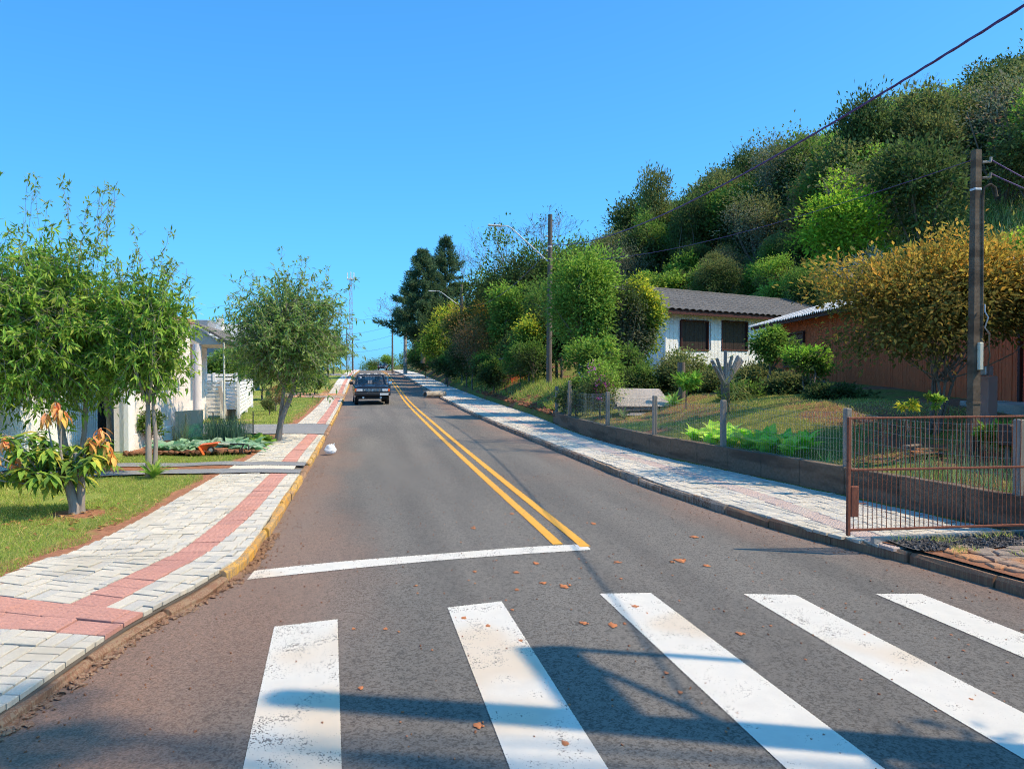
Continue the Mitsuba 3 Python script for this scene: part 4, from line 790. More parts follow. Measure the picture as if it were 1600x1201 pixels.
def bare(name, label, x, y, zt, zb, R, r, seed, n0=5, depth=5, bark='m_twig', cat='bare tree', zg=None, leaf=None, nleaf=0, spread=.55):
    """leafless tree: forking twigs"""
    rng = np.random.default_rng(seed); k = thing(name, label, cat); zg = ground(x, y) if zg is None else zg; H = zt - zg; m = MB(); P, Q, r0, r1 = [], [], [], []
    fork = np.array([x, y, max(zb - .2 * (zt - zb), zg + .2)]); m.add(tube([(x, y, zg - .2), (x + .05, y, (zg + fork[2]) / 2), fork], [r * 1.1, r, r * .85], 6)); tips = []
    def grow(p, d, L, rr, lev):
        d = unit(d); q = p + d * L; mid = (p + q) / 2 + rng.normal(0, L * .05, 3); P.extend([p, mid]); Q.extend([mid, q]); r0.extend([rr, rr * .85]); r1.extend([rr * .85, rr * .68])
        if lev == 0: tips.append(q); return
        for _ in range(rng.integers(2, 4)): grow(q, d + rng.normal(0, spread, 3) + np.array([0, 0, .16]), L * rng.uniform(.6, .86), rr * .62, lev - 1)
    for i in range(n0):
        a = i * 2 * np.pi / n0 + rng.uniform(-.4, .4); grow(fork, np.array([math.cos(a) * R, math.sin(a) * R, (zt - fork[2]) * .8]) , math.hypot(R, zt - fork[2]) * .34, r * .55, depth - 1)
    Pa, Qa = np.array(P), np.array(Q); m.add(twigs(Pa, Qa, np.maximum(r0, .010), np.maximum(r1, .008))); part(k, 'trunk', m, bark)
    if leaf is not None:
        t_ = np.array(tips); i = rng.integers(len(t_), size=nleaf); part(k, 'leaves', *(lambda a: ((a[0], a[1]), 'm_leaf'))(lv := leaves(t_[i] + rng.normal(0, .15, (nleaf, 3)), sph(rng, nleaf), sph(rng, nleaf), .22, .1, pick(rng, leaf, nleaf))), color=lv[2])
    return k

# young street trees on the left with long drooping leaves
def shoot_tree(name, label, base, stems, C, R, nsh, seed, leafL=.145, leafW=.036, whips=(), pal=None, per=30, tr=.05, fork=.5):
    rng = np.random.default_rng(seed); k = thing(name, label, 'tree'); C, R = np.asarray(C, float), np.asarray(R, float); m = MB(); lb = LB(); pal = pal or [(.115, .185, .032), (.085, .15, .026), (.145, .215, .045), (.065, .12, .022), (.16, .21, .04)]
    nl = 15; limbs = []
    for s, (b, t_, r) in enumerate(stems):
        b, t_ = np.asarray(b, float), np.asarray(t_, float); kk = np.linspace(0, 1, 8)[:, None]; pts = b - (0, 0, .1) * (1 - kk) + (t_ - b) * kk + np.sin(kk * np.pi * 1.5) * rng.normal(0, .035, (1, 3)) * [1, 1, 0]
        m.add(tube(pts, np.linspace(1.15, .7, 8) * r, 9)); j = [i for i in range(nl) if i % len(stems) == s]
        for i in j:
            d = sph(rng, 1)[0]; d[2] = abs(d[2]) * .9 - .05; e = C + d * R * rng.uniform(.45, .72); kk2 = np.linspace(0, 1, 7)[:, None]; pp = t_ + (e - t_) * kk2 + np.sin(kk2 * np.pi) * (np.array([d[0], d[1], -.3]) * .12 * np.linalg.norm(e - t_))
            limbs.append(pp); m.add(tube(pp, np.linspace(.5, .17, 7) * r, 6))
    LP = np.vstack([l[2:] for l in limbs]); S0, S1 = [], []
    for i in range(nsh):
        p = LP[rng.integers(len(LP))]; tgt = C + sph(rng, 1)[0] * R * rng.uniform(.55, 1.0); d = tgt - p; Ln = np.linalg.norm(d); 
        if Ln > R.max() * 1.05: d = d / Ln * R.max() * 1.05
        kk = np.linspace(0, 1, 5)[:, None]; path = p + d * kk + np.array([0, 0, 1]) * (kk * (1 - kk)) * rng.uniform(-.1, .5); S0.append(path[:-1]); S1.append(path[1:])
        n = int(per * rng.uniform(.6, 1.3)); t = rng.uniform(.25, 1.03, n); pos = p + d * t[:, None] + np.array([0, 0, 1]) * (t * (1 - t))[:, None] * .2 + rng.normal(0, .022, (n, 3))
        dd = rng.normal(size=(n, 3)) + unit(d) * .7; dd[:, 2] -= rng.uniform(.2, 1.3, n); Nn = np.array([0, 0, 1.0]) + rng.normal(0, .5, (n, 3))
        lb.add(leaves(pos, dd, Nn, leafL * rng.uniform(.6, 1.25, n), leafW * rng.uniform(.8, 1.2, n), pick(rng, pal, n, .16) * rng.normal(1, .12)))
    for (a, b) in whips:
        a, b = np.asarray(a, float), np.asarray(b, float); kk = np.linspace(0, 1, 7)[:, None]; path = a + (b - a) * kk + rng.normal(0, .02, (7, 3)) * kk; S0.append(path[:-1]); S1.append(path[1:])
        for t0, n in ((.99, 13), (.8, 5), (.62, 6), (.45, 8), (.25, 10)):
            pos = a + (b - a) * t0 + rng.normal(0, .025, (n, 3)); dd = rng.normal(size=(n, 3)); dd[:, 2] += .1; lb.add(leaves(pos, dd, np.array([0, 0, 1.0]) + rng.normal(0, .4, (n, 3)), leafL * rng.uniform(.4, .9, n), leafW * .8, pick(rng, [(.13, .17, .05), (.10, .14, .035)], n)))
        for t0 in rng.uniform(.3, .9, 3): q = a + (b - a) * t0; S0.append(q[None]); S1.append((q + rng.normal(0, .07, 3) + [0, 0, .09])[None])
    m.add(twigs(np.vstack(S0), np.vstack(S1), .0034, .0022)); part(k, 'trunk', m, 'm_bark_pale', smooth=60); (v, f), c = lb.out(); part(k, 'crown', (v, f), 'm_leaf', color=c); return k
rng = np.random.default_rng(77)
def whiplist(C, R, n, ztop, rg, low=.55):
    o = []
    for i in range(n):
        a = rg.uniform(-1, 1, 2); s = np.array([C[0] + a[0] * R[0] * .75, C[1] + a[1] * R[1] * .6, C[2] + R[2] * low]); zt = ztop - abs(a[0]) * rg.uniform(.3, .9) - rg.uniform(0, .45); o.append((s, (s[0] + rg.normal(0, .14) + .10, s[1] + rg.normal(0, .1), max(zt, s[2] + .3))))
    return o
C1, R1 = (-4.7, 12.6, 2.25), (1.85, 1.3, 1.62)
shoot_tree('street_tree', 'leafy young street tree at the left edge behind the red-leaved tree', None, [((-4.1, 12.6, .1), (-4.45, 12.6, 1.25), .055), ((-4.16, 12.66, .1), (-3.98, 12.8, 1.5), .04)], C1, R1, 1000, 41, whips=whiplist(C1, R1, 22, 4.75, rng), per=30)
C2, R2 = (-3.02, 12.2, 2.1), (.82, .75, 1.16)
shoot_tree('street_tree', 'slim young street tree with many thin stems on the lawn beside the near drive', None, [((-2.99, 12.1, .1), (-3.0, 12.15, 1.15), .045), ((-2.96, 12.12, .1), (-2.9, 12.2, 1.3), .033)], C2, R2, 350, 42, whips=whiplist(C2, R2, 13, 3.75, rng), per=27)
m = MB(); rr_ = np.random.default_rng(9)
C3, R3 = (-1.46, 17.55, 2.42), (1.78, 1.4, 1.62)
shoot_tree('street_tree', 'fork-trunked street tree with a rounded crown at the edge of the left pavement', None, [((-1.74, 17.8, .1), (-1.55, 17.7, 1.25), .055), ((-1.68, 17.74, .1), (-1.38, 17.6, 1.35), .065)], C3, R3, 720, 43, whips=whiplist(C3, R3, 7, 4.3, rng), per=26, pal=[(.115, .165, .05), (.09, .145, .04), (.145, .185, .07), (.07, .115, .03)])
C4, R4 = (-5.2, 17.2, 2.35), (1.15, .95, 1.0)
shoot_tree('street_tree', 'small tree in front of the cream house with its trunk beside the black door', None, [((-4.85, 16.4, .1), (-4.8, 16.5, 1.3), .05)], (-4.75, 16.2, 2.0), (1.0, .8, 1.1), 260, 44, whips=(), per=24)

# red-leaved tree in the foreground left
def mango():
    rng = np.random.default_rng(50); k = thing('fruit_tree', 'low fruit tree with big glossy leaves and red new growth on the near lawn', 'tree'); m = MB(); lb = LB(); b = np.array([-3.0, 9.1, .08]); ends = []
    for a, top, r in (((0, 0, 0), (-3.16, 9.15, .62), .050), ((.05, .03, 0), (-2.98, 9.1, .75), .04)): m.add(tube([b + a - (0, 0, .1), b + a + (0, 0, .1), (b + a + np.array(top)) / 2 + (.03, 0, 0), top], [r * 1.35, r * 1.1, r, r * .8], 9))
    tips = []
    for i in range(50):
        a = rng.uniform(0, 2 * np.pi); rad = rng.uniform(.1, .72); z = .42 + rng.beta(1.6, 1.8) * .72 * (1 - .45 * rad); tips.append((-3.25 + rad * math.cos(a), 9.2 + rad * .75 * math.sin(a), z))
    red = [(-3.18, 9.1, 1.30), (-3.1, 9.05, 1.22), (-3.27, 9.1, 1.18), (-2.72, 9.1, 1.02), (-2.80, 9.0, .92), (-2.66, 9.05, .90), (-2.63, 9.12, .75), (-3.72, 8.9, .80), (-3.85, 9.0, .74), (-3.55, 9.0, .72), (-3.75, 9.3, .95)]
    for j, t in enumerate([(x, y, z, False) for x, y, z in tips] + [(x, y, z, True) for x, y, z in red]):
        isr = t[3]; t = np.array(t[:3]); s = np.array([-3.12, 9.12, .55]) + rng.normal(0, .04, 3); kk = np.linspace(0, 1, 5)[:, None]; m.add(tube(s + (t - s) * kk + np.array([0, 0, -.08]) * np.sin(kk * np.pi), np.linspace(.016, .006, 5), 5))
        n = rng.integers(9, 13); a = rng.uniform(0, 2 * np.pi) + np.arange(n) * 2.4; el = rng.uniform(-.5, .45, n) if not isr else rng.uniform(-1.1, -.3, n); D = np.stack([np.cos(a) * np.cos(el), np.sin(a) * np.cos(el), np.sin(el)], 1); N = np.array([0, 0, 1.0]) + D * .2
        pal = [(.62, .17, .07), (.50, .13, .06), (.45, .20, .06), (.34, .17, .05)] if isr else [(.065, .115, .022), (.085, .14, .025), (.11, .16, .03), (.05, .09, .02), (.20, .19, .03)]
        P = t + rng.normal(0, .014, (n, 3)) - np.array([0, 0, .02]) * np.arange(n)[:, None] * .3; lb.add(big_leaves(P, D, N, rng.uniform(.17, .25, n) * (.72 if isr else 1), rng.uniform(.05, .068, n) * (.75 if isr else 1), pick(rng, pal, n, .14), droop=rng.uniform(.5, 1.5, n), rng=rng, wave=.12))
        if not isr:
            n = 6; P = s + (t - s) * rng.uniform(.5, .95, (n, 1)); D = sph(rng, n); D[:, 2] -= .4; lb.add(big_leaves(P, D, np.array([0, 0, 1.0]) + D * .3, rng.uniform(.13, .19, n), rng.uniform(.04, .055, n), pick(rng, pal, n, .14), droop=rng.uniform(.5, 1.4, n)))
    part(k, 'trunk', m, 'm_bark_pale', smooth=60); (v, f), c = lb.out(); part(k, 'crown', (v, f), 'm_leaf_gloss', smooth=True, color=c)
mango()

# roadside trees and bushes on the right, nearest last
def pine(label, x, y, zt, zg, R, seed):
    rng = np.random.default_rng(seed); k = thing('pine_tree', label, 'pine tree'); m = MB(); lb = LB(); H = zt - zg; m.add(tube([(x, y, zg - .3), (x + .05, y, zg + H * .5), (x, y, zt - .3)], [.22, .14, .03], 8)); P, Q = [], []; z = zg + H * .16
    while z < zt - .2:
        t = (z - zg) / H; L = R * (1.05 - t) ** .9 * rng.uniform(.75, 1.15); a0 = rng.uniform(0, 6.28)
        for j in range(rng.integers(4, 7)):
            a = a0 + j * 1.15 + rng.uniform(-.3, .3); l = L * rng.uniform(.6, 1.15); e = np.array([x + l * math.cos(a), y + l * math.sin(a), z + l * rng.uniform(.12, .5)]); s = np.array([x, y, z]); P.append(s); Q.append(e)
            for u in np.linspace(.35, 1.0, max(3, int(l / .2))):
                n = 24; c = s + (e - s) * u; D = unit(sph(rng, n) + unit(e - s) * .8 + [0, 0, .25]); lb.add(leaves(c + rng.normal(0, .10, (n, 3)), D, sph(rng, n), rng.uniform(.28, .46, n), .07, pick(rng, [(.044, .074, .038), (.055, .09, .044), (.036, .06, .034)], n, .16)))
        z += H * .031 * rng.uniform(.7, 1.2)
    m.add(twigs(P, Q, .035, .012)); part(k, 'trunk', m, 'm_bark', smooth=60); (v, f), c = lb.out(); part(k, 'crown', (v, f), 'm_leaf_far', color=c)
pine('taller dark pine beyond the roadside bushes', 8.6, 75.1, 14.6, 2.8, 4.6, 61); pine('shorter dark pine left of the taller one', 6.2, 72.4, 12.9, 2.6, 4.0, 62)
bare('bare_tree', 'leafless twiggy grey tree right of the pines', 13.6, 87.3, 14.9, 8.5, 2.8, .14, 71, depth=6); bare('bare_tree', 'tall thin tree with a few leaves above the lamp arm', 15.7, 78.8, 17.0, 9.5, 2.0, .10, 72, depth=5, leaf=DARK, nleaf=160); bare('bare_tree', 'thin twiggy tree behind the top of the wooden lamp pole', 15.0, 58.4, 14.2, 10, 1.5, .07, 73, depth=5, leaf=DARK, nleaf=120); bare('bare_tree', 'leafless tree beside the pale concrete pole', 9.2, 121, 13.0, 6.5, 2.9, .16, 74, depth=6, leaf=BROWN, nleaf=500)
bare('bare_tree', 'pale branching leafless tree below the dark wood at right', 38.4, 45.5, 14.2, 10.2, 2.7, .13, 75, depth=6, bark='m_bark_pale')
T_ = [  # name, label, x, y, ztop, zbot, R, n, L, W, palette, tip, trunk r, kw
 ('broadleaf_tree', 'tall dark dense tree behind the wooden lamp pole', 10.5, 47.0, 11.0, 2.2, 3.1, 14000, .17, .085, DARK, MID, .16, {}),
 ('broadleaf_tree', 'dark rounded tree left of the tallest roadside tree', 9.2, 52.4, 9.3, 1.6, 2.9, 12000, .17, .085, DARK, MID, .14, {}),
 ('broadleaf_tree', 'dark tree at the foot of the pines', 7.6, 66.0, 7.4, .8, 3.0, 9000, .2, .1, DARK, None, .14, {}),
 ('broadleaf_tree', 'dark tree by the far bend behind the pale concrete pole', 8.2, 86, 7.2, 1.0, 2.8, 7000, .22, .11, DARK, MID, .14, {}),
 ('broadleaf_tree', 'dark spreading tree beyond the pines at the far bend', 9.5, 103, 8.0, 1.2, 3.2, 5000, .26, .13, DARK, MID, .14, {}),
 ('broadleaf_tree', 'bright yellow-green tree below the pines', 6.9, 60.1, 7.2, 1.6, 2.1, 9000, .17, .085, [(.12, .15, .02), (.09, .125, .02)], YEL, .10, {}),
 ('shrub', 'orange-tinted tall shrub in the middle of the roadside thicket', 8.2, 49.5, 6.6, 1.4, 1.5, 6500, .14, .065, OLIVE, ORANGE, .06, {}),
 ('shrub', 'second orange-tinted shrub right of the yellow-green tree', 7.4, 54.0, 6.6, 1.2, 1.5, 6000, .15, .07, OLIVE, ORANGE, .06, {}),
 ('shrub', 'dry brownish twiggy shrub beside the road', 6.9, 45.8, 4.9, .4, 1.5, 4200, .12, .045, BROWN, RUST, .05, dict(clump=.2)),
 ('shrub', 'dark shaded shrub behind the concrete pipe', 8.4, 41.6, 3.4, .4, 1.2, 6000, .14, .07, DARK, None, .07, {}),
 ('broadleaf_tree', 'light green slim tree within the roadside thicket', 8.5, 43.3, 7.0, 1.6, 1.3, 7000, .14, .075, MID, FRESH, .07, {}),
 ('shrub', 'yellow and green shrub left of the wooden lamp pole', 8.0, 35.2, 4.4, .6, 1.15, 7000, .12, .06, MID, YEL, .05, {}),
 ('broadleaf_tree', 'dark green tree behind the wooden lamp pole', 9.4, 35.6, 6.2, .8, 1.6, 11000, .13, .065, DARK, MID, .08, {}),
 ('broadleaf_tree', 'dark tree behind the brick hut', 11.2, 41.6, 7.4, .8, 1.9, 10000, .15, .075, DARK, MID, .10, {}),
 ('shrub', 'dark low shrub left of the brick hut', 6.95, 38.6, 2.3, .35, .9, 3800, .12, .06, DARK, MID, .05, {}),
 ('shrub', 'dark undergrowth shrub beside the dry brown shrub', 7.0, 49.0, 3.4, .6, 1.5, 4800, .14, .07, DARK, None, .05, {}),
 ('shrub', 'dark hedge-like shrub below the yellow-green tree', 6.6, 56.0, 3.0, .8, 1.6, 4500, .16, .08, DARK, MID, .05, {}),
 ('shrub', 'dark shrub at the foot of the far pine', 6.6, 74, 3.4, 1.2, 2.0, 4000, .18, .09, DARK, MID, .05, {}),
 ('broadleaf_tree', 'bright green rounded tree behind the white house, leftmost of four', 23.3, 56.7, 9.6, 5.4, 2.0, 6500, .2, .10, MID, FRESH, .10, {}),
 ('broadleaf_tree', 'bright green tree behind the white house with the tallest crown of four', 27.7, 61.9, 11.8, 6.2, 2.2, 6500, .2, .10, MID, FRESH, .10, {}),
 ('broadleaf_tree', 'bright green tree above the ridge of the white house, second of four', 26.0, 54.0, 9.9, 5.4, 2.0, 6500, .19, .10, MID, FRESH, .10, {}),
 ('broadleaf_tree', 'bright green tree above the right end of the white house roof', 27.9, 50.0, 8.9, 5.0, 1.9, 6000, .19, .10, MID, FRESH, .10, {}),
 ('broadleaf_tree', 'grey twiggy broad tree above the light green roadside tree', 24.3, 66.7, 13.0, 6.5, 3.0, 7000, .17, .06, GREY, None, .14, dict(clump=.2)),
 ('broadleaf_tree', 'grey-green rounded tree on the lower slope of the wood', 33, 77, 19.5, 12, 3.6, 7500, .2, .09, GREY, OLIVE, .14, {}),
 ('broadleaf_tree', 'tall lime-green tree standing before the dark wood', 27.8, 40.5, 12.8, 5.6, 2.55, 8500, .19, .11, [(.10, .17, .02), (.13, .20, .022)], LIME, .11, dict(lobes=14, core=.4)),
 ('broadleaf_tree', 'rust-brown tree left of the lime-green tree', 32.2, 50.9, 14.9, 9.0, 2.0, 4200, .18, .08, RUST, BROWN, .10, {}),
 ('shrub', 'bright light green bush at the top of the meadow', 36.3, 43.8, 11.2, 9.2, 1.3, 2500, .2, .1, FRESH, LIME, .05, {}),
 ('shrub', 'bright lime bush at the right edge below the meadow', 28.8, 29.0, 7.9, 5.4, 1.3, 4000, .14, .08, FRESH, LIME, .05, {}),
 ('shrub', 'green bush behind the roof where the two houses meet', 24.2, 40.4, 6.9, 4.4, 1.6, 4500, .13, .07, MID, FRESH, .05, {}),
 ('shrub', 'small yellow bush above the pale roof', 25.6, 38.0, 6.5, 5.2, .6, 900, .11, .06, YEL, [(.42, .34, .04)], .03, {}),
 ('broadleaf_tree', 'vivid green small tree on the edge of the dark wood', 34.9, 62.6, 16.0, 11.5, 1.9, 4200, .22, .12, FRESH, LIME, .09, {}),
 ('broadleaf_tree', 'large light green tree rising over the verge beside the wooden lamp pole', 7.75, 25.6, 5.9, 1.0, 1.3, 19000, .11, .055, [(.07, .12, .022), (.085, .14, .03)], FRESH, .09, dict(lobes=16, clump=.13)),
 ('shrub', 'light green rounded bush in front of the large light green tree', 6.9, 21.9, 2.75, 1.0, .82, 5200, .085, .045, MID, FRESH, .05, {}),
 ('broadleaf_tree', 'dark grey-green small tree left of the white house', 9.35, 25.9, 4.75, .8, 1.1, 13000, .085, .04, GREY, DARK, .06, {}),
 ('broadleaf_tree', 'small tree with yellowing crown at the corner of the white house', 10.05, 26.1, 5.1, 1.0, .82, 10000, .10, .05, MID, YEL, .05, {}),
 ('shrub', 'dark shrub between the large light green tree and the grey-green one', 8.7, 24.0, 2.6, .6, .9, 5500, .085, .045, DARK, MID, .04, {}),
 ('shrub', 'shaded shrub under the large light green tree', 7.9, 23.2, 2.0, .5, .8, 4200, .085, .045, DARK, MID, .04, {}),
 ('shrub', 'sparse olive shrub in front of the white wall below its first window', 10.3, 22.9, 2.35, .8, .85, 5200, .075, .04, OLIVE, [(.15, .17, .05), (.10, .12, .04)], .04, dict(clump=.22)),
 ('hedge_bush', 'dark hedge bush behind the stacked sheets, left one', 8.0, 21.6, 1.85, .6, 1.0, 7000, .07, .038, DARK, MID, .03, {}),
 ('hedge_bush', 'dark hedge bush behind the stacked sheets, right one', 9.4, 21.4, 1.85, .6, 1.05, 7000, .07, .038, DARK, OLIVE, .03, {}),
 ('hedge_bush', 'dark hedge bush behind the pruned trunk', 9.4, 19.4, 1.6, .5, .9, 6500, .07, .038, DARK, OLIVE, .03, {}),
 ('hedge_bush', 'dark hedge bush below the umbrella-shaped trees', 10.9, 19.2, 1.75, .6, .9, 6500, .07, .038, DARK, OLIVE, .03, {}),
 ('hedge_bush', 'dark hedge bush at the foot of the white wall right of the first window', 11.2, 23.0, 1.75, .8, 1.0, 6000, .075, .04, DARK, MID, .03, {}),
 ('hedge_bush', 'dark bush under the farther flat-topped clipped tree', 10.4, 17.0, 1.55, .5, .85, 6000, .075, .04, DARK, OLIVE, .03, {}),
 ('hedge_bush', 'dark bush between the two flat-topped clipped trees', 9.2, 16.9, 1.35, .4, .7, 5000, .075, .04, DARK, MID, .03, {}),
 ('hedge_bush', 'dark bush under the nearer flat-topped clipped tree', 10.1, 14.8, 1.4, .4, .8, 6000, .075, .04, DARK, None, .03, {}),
 ('hedge_bush', 'dark hedge bush at the foot of the white wall under the second window', 12.9, 22.6, 1.8, .8, 1.0, 6000, .075, .04, DARK, OLIVE, .03, {}),
 ('umbrella_tree', 'flat-topped clipped small tree before the white house, the farther of two', 10.6, 18.3, 2.72, 1.75, .66, 4800, .085, .04, MID, [(.09, .15, .025)], .055, dict(lobes=7, clump=.14)),
 ('umbrella_tree', 'flat-topped clipped small tree with bright crown near the orange house', 9.95, 15.6, 2.22, 1.35, .58, 5200, .085, .036, MID, [(.13, .23, .025), (.11, .20, .022)], .05, dict(lobes=8, stems=4, clump=.13)),
 ('garden_plant', 'small palmate-leaved plant on a bare stem behind the wire fence', 7.8, 17.3, 1.55, 1.12, .34, 420, .16, .06, [(.09, .17, .025), (.11, .20, .03)], None, .022, dict(lobes=4, ntw=20, droop=.5)),
 ('yellowing_tree', 'broad small tree turning orange in front of the orange house', 8.5, 10.15, 3.62, 1.36, 2.5, 38000, .088, .046, [(.075, .066, .018), (.055, .056, .017), (.10, .075, .022)], ORANGE, .055, dict(stems=5, lobes=28, ry=1.4, dx=.30, clump=.085, per=40, zg=.62, tipcut=.36)),
 ('tree', 'dark round tree beside the far left pavement, in front of the mast', -2.2, 63.7, 4.9, 1.7, 1.55, 5000, .17, .08, DARK, MID, .09, {}),
 ('tree', 'second dark tree along the far left pavement', -2.4, 86, 5.3, 1.9, 1.8, 4000, .2, .1, DARK, MID, .09, {}),
 ('tree', 'light green tree beyond the fork-trunked street tree', -3.4, 52, 4.6, 1.2, 1.7, 6000, .15, .075, MID, FRESH, .08, {}),
 ('shrub', 'green shrub in front of the grey house', -6.0, 38.2, 2.9, .8, 1.4, 5200, .12, .06, MID, FRESH, .05, {}),
 ('shrub', 'green shrub behind the white slat fence', -4.6, 40.5, 2.6, .4, 1.5, 5200, .12, .06, MID, OLIVE, .05, {}),
 ('shrub', 'green low shrub by the far left lawn', -3.0, 49.0, 2.3, .3, 1.1, 3600, .13, .07, MID, FRESH, .05, {}),
 ('shrub', 'low leafy shrub hanging over the left pavement edge', -2.3, 45.5, 1.5, .35, .8, 2600, .12, .06, MID, FRESH, .04, {}),
 ('shrub', 'round clipped dark bush on the lawn behind the fork-trunked tree', -2.93, 27.8, .62, .12, .36, 2600, .045, .025, DARK, OLIVE, .03, dict(lobes=5, clump=.12)),
 ('shrub', 'reddish spiky bush behind the clipped round bush', -2.95, 30.0, 1.1, .15, .45, 1500, .12, .022, BROWN, RUST, .03, {}),
 ('shrub', 'bright yellow-green small conifer on the left lawn', -3.0, 37.2, 1.35, .3, .34, 1500, .075, .03, YEL, LIME, .03, {}),
 ('shrub', 'leafy shrub growing against the cream house wall', -4.05, 16.6, .95, .1, .32, 1200, .075, .04, MID, DARK, .02, {}),
 ('tree', 'hazy tree at the far end of the road, left of three', 4.4, 264, 6.2, -1, 4.0, 3000, .45, .22, MID, OLIVE, .12, {}),
 ('tree', 'hazy tree at the far end of the road, middle of three', 9.4, 243, 6.6, -1, 4.2, 3000, .45, .22, MID, FRESH, .12, {}),
 ('tree', 'hazy tree at the far end of the road, right of three', 13.5, 205, 7.6, 0, 4.4, 3500, .4, .2, MID, FRESH, .12, {}),
]
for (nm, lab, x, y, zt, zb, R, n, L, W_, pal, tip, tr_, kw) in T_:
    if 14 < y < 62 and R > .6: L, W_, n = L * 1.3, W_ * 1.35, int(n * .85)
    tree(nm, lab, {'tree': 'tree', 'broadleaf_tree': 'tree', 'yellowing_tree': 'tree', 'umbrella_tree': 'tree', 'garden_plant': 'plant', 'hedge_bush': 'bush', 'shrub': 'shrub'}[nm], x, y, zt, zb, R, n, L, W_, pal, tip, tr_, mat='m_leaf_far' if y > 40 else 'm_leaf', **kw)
_g = np.random.default_rng(404)
for i in range(17):                                               # undergrowth that closes the thicket along the bank
    y = 34 + i * 2.75 + _g.uniform(-.6, .6); y += 5 * (38 < y < 43.2); x = float(WR(y)) + _g.uniform(1.0, 1.9)
    tree('thicket_shrub', 'dark leafy shrub in the unbroken thicket along the right bank', 'shrub', x, y, ground(x, y) + _g.uniform(1.6, 2.8), ground(x, y) - .1, _g.uniform(1.0, 1.5), 4200, .13, .065, [DARK, MID, DARK, OLIVE][i % 4], [MID, None, FRESH, None][i % 4], .04, mat='m_leaf_far', group='shrubs of the roadside thicket', ntw=30, lobes=7)
# off-frame tree beside the near pole: its shadow lies across the last stripes
tree('tree', 'small tree beside the stone drive', 'tree', 6.2, .55, 5.6, 3.7, 1.15, 2600, .14, .07, MID, None, .07)
tree('tree', 'taller thin tree beyond the near pole', 'tree', 9.2, -.6, 14.6, 13.0, .8, 380, .16, .08, MID, None, .09)

tree('tree', 'tall sparse tree behind the orange house', 'tree', 17.9, 11.3, 19.4, 14.6, 2.7, 1700, .2, .1, MID, None, .14, ntw=60)
# bougainvillea with magenta bracts
bk = tree('flowering_shrub', 'straggly shrub with magenta flowers at the end of the wire fence', 'shrub', 6.15, 18.9, 1.85, .2, .72, 5000, .075, .042, OLIVE, FRESH, .03, clump=.2)
tree('shrub', 'dark climbing shrub on the last posts of the wire fence', 'shrub', 6.0, 20.6, 1.6, .15, .75, 5500, .08, .042, DARK, MID, .03)
rng = np.random.default_rng(88); n = 150; c0 = np.array([[6.05, 18.5, 1.45], [5.95, 18.5, 1.15], [6.15, 18.4, 1.3], [5.85, 18.6, 1.72], [5.98, 18.5, .95]])[rng.integers(5, size=n)]
lv = leaves(c0 + rng.normal(0, .075, (n, 3)), sph(rng, n), sph(rng, n), .05, .04, pick(rng, [(.36, .07, .23), (.28, .055, .18), (.40, .13, .28)], n)); part(bk, 'flowers', (lv[0], lv[1]), 'm_leaf', color=lv[2])

# pruned trunks
sk = thing('pruned_trunk', 'pollarded tree trunk with stubby cut branches behind the wire fence', 'tree trunk'); rng = np.random.default_rng(90); m = MB(); m.add(tube([(7.8, 15.3, .4), (7.82, 15.3, .9), (7.8, 15.32, 1.35)], [.10, .085, .10], 9)); part(sk, 'trunk', m, 'm_bark', smooth=60)
for a, l, t in ((-.5, .55, .45), (.1, .72, .02), (.5, .6, .35), (.85, .6, .65), (1.3, .55, .9), (-.9, .5, .8), (-1.3, .4, 1.0), (.3, .45, .2), (1.6, .5, 1.15)): part(sk, 'cut_branch', tube([(7.8, 15.3, 1.3), (7.8 + .5 * l * t * math.copysign(1, a), 15.3 + .1 * a, 1.35 + l * .5), (7.8 + l * t * math.copysign(1, a), 15.3 + .2 * a, 1.35 + l)], [.05, .04, .036], 7), 'm_bark_pale', smooth=60)
n = 260; P = np.array([7.95, 15.2, 1.1]) + rng.normal(0, 1, (n, 3)) * [.16, .16, .3]; D = rng.normal(size=(n, 3)); D[:, 2] -= .8; lv = leaves(P, D, sph(rng, n), rng.uniform(.15, .4, n), .018, pick(rng, [(.22, .20, .07), (.15, .16, .05), (.10, .13, .03)], n)); part(sk, 'hanging_plants', (lv[0], lv[1]), 'm_leaf', color=lv[2])
for (x, y, zt, lb_) in ((8.25, 18.6, 1.85, 'short dark stump standing before the white house'), (10.1, 24.2, 1.9, 'dark stump at the left corner of the white wall')):
    k = thing('stump', lb_, 'stump'); put(k, tube([(x, y, .5), (x + .02, y, 1.2), (x, y, zt)], [.10, .09, .10], 9), 'm_bark', smooth=60)

# dry grey stalks behind the pale roof
dk = thing('dry_plants', 'clump of dry grey stalks behind the pale roof', 'plants'); n = 900; P = np.c_[rng.normal(27.5, 1.0, n), rng.normal(38.5, .6, n), np.zeros(n)]; P[:, 2] = [ground(a, b) + rng.uniform(0, 2.0) for a, b in P[:, :2]]; D = rng.normal(0, .6, (n, 3)); D[:, 2] += .3
lv = leaves(P, D, sph(rng, n), rng.uniform(.3, .7, n), .06, pick(rng, [(.26, .22, .19), (.19, .16, .13), (.33, .28, .24)], n)); put(dk, (lv[0], lv[1]), 'm_leaf', color=lv[2]); labels[dk]['kind'] = 'stuff'

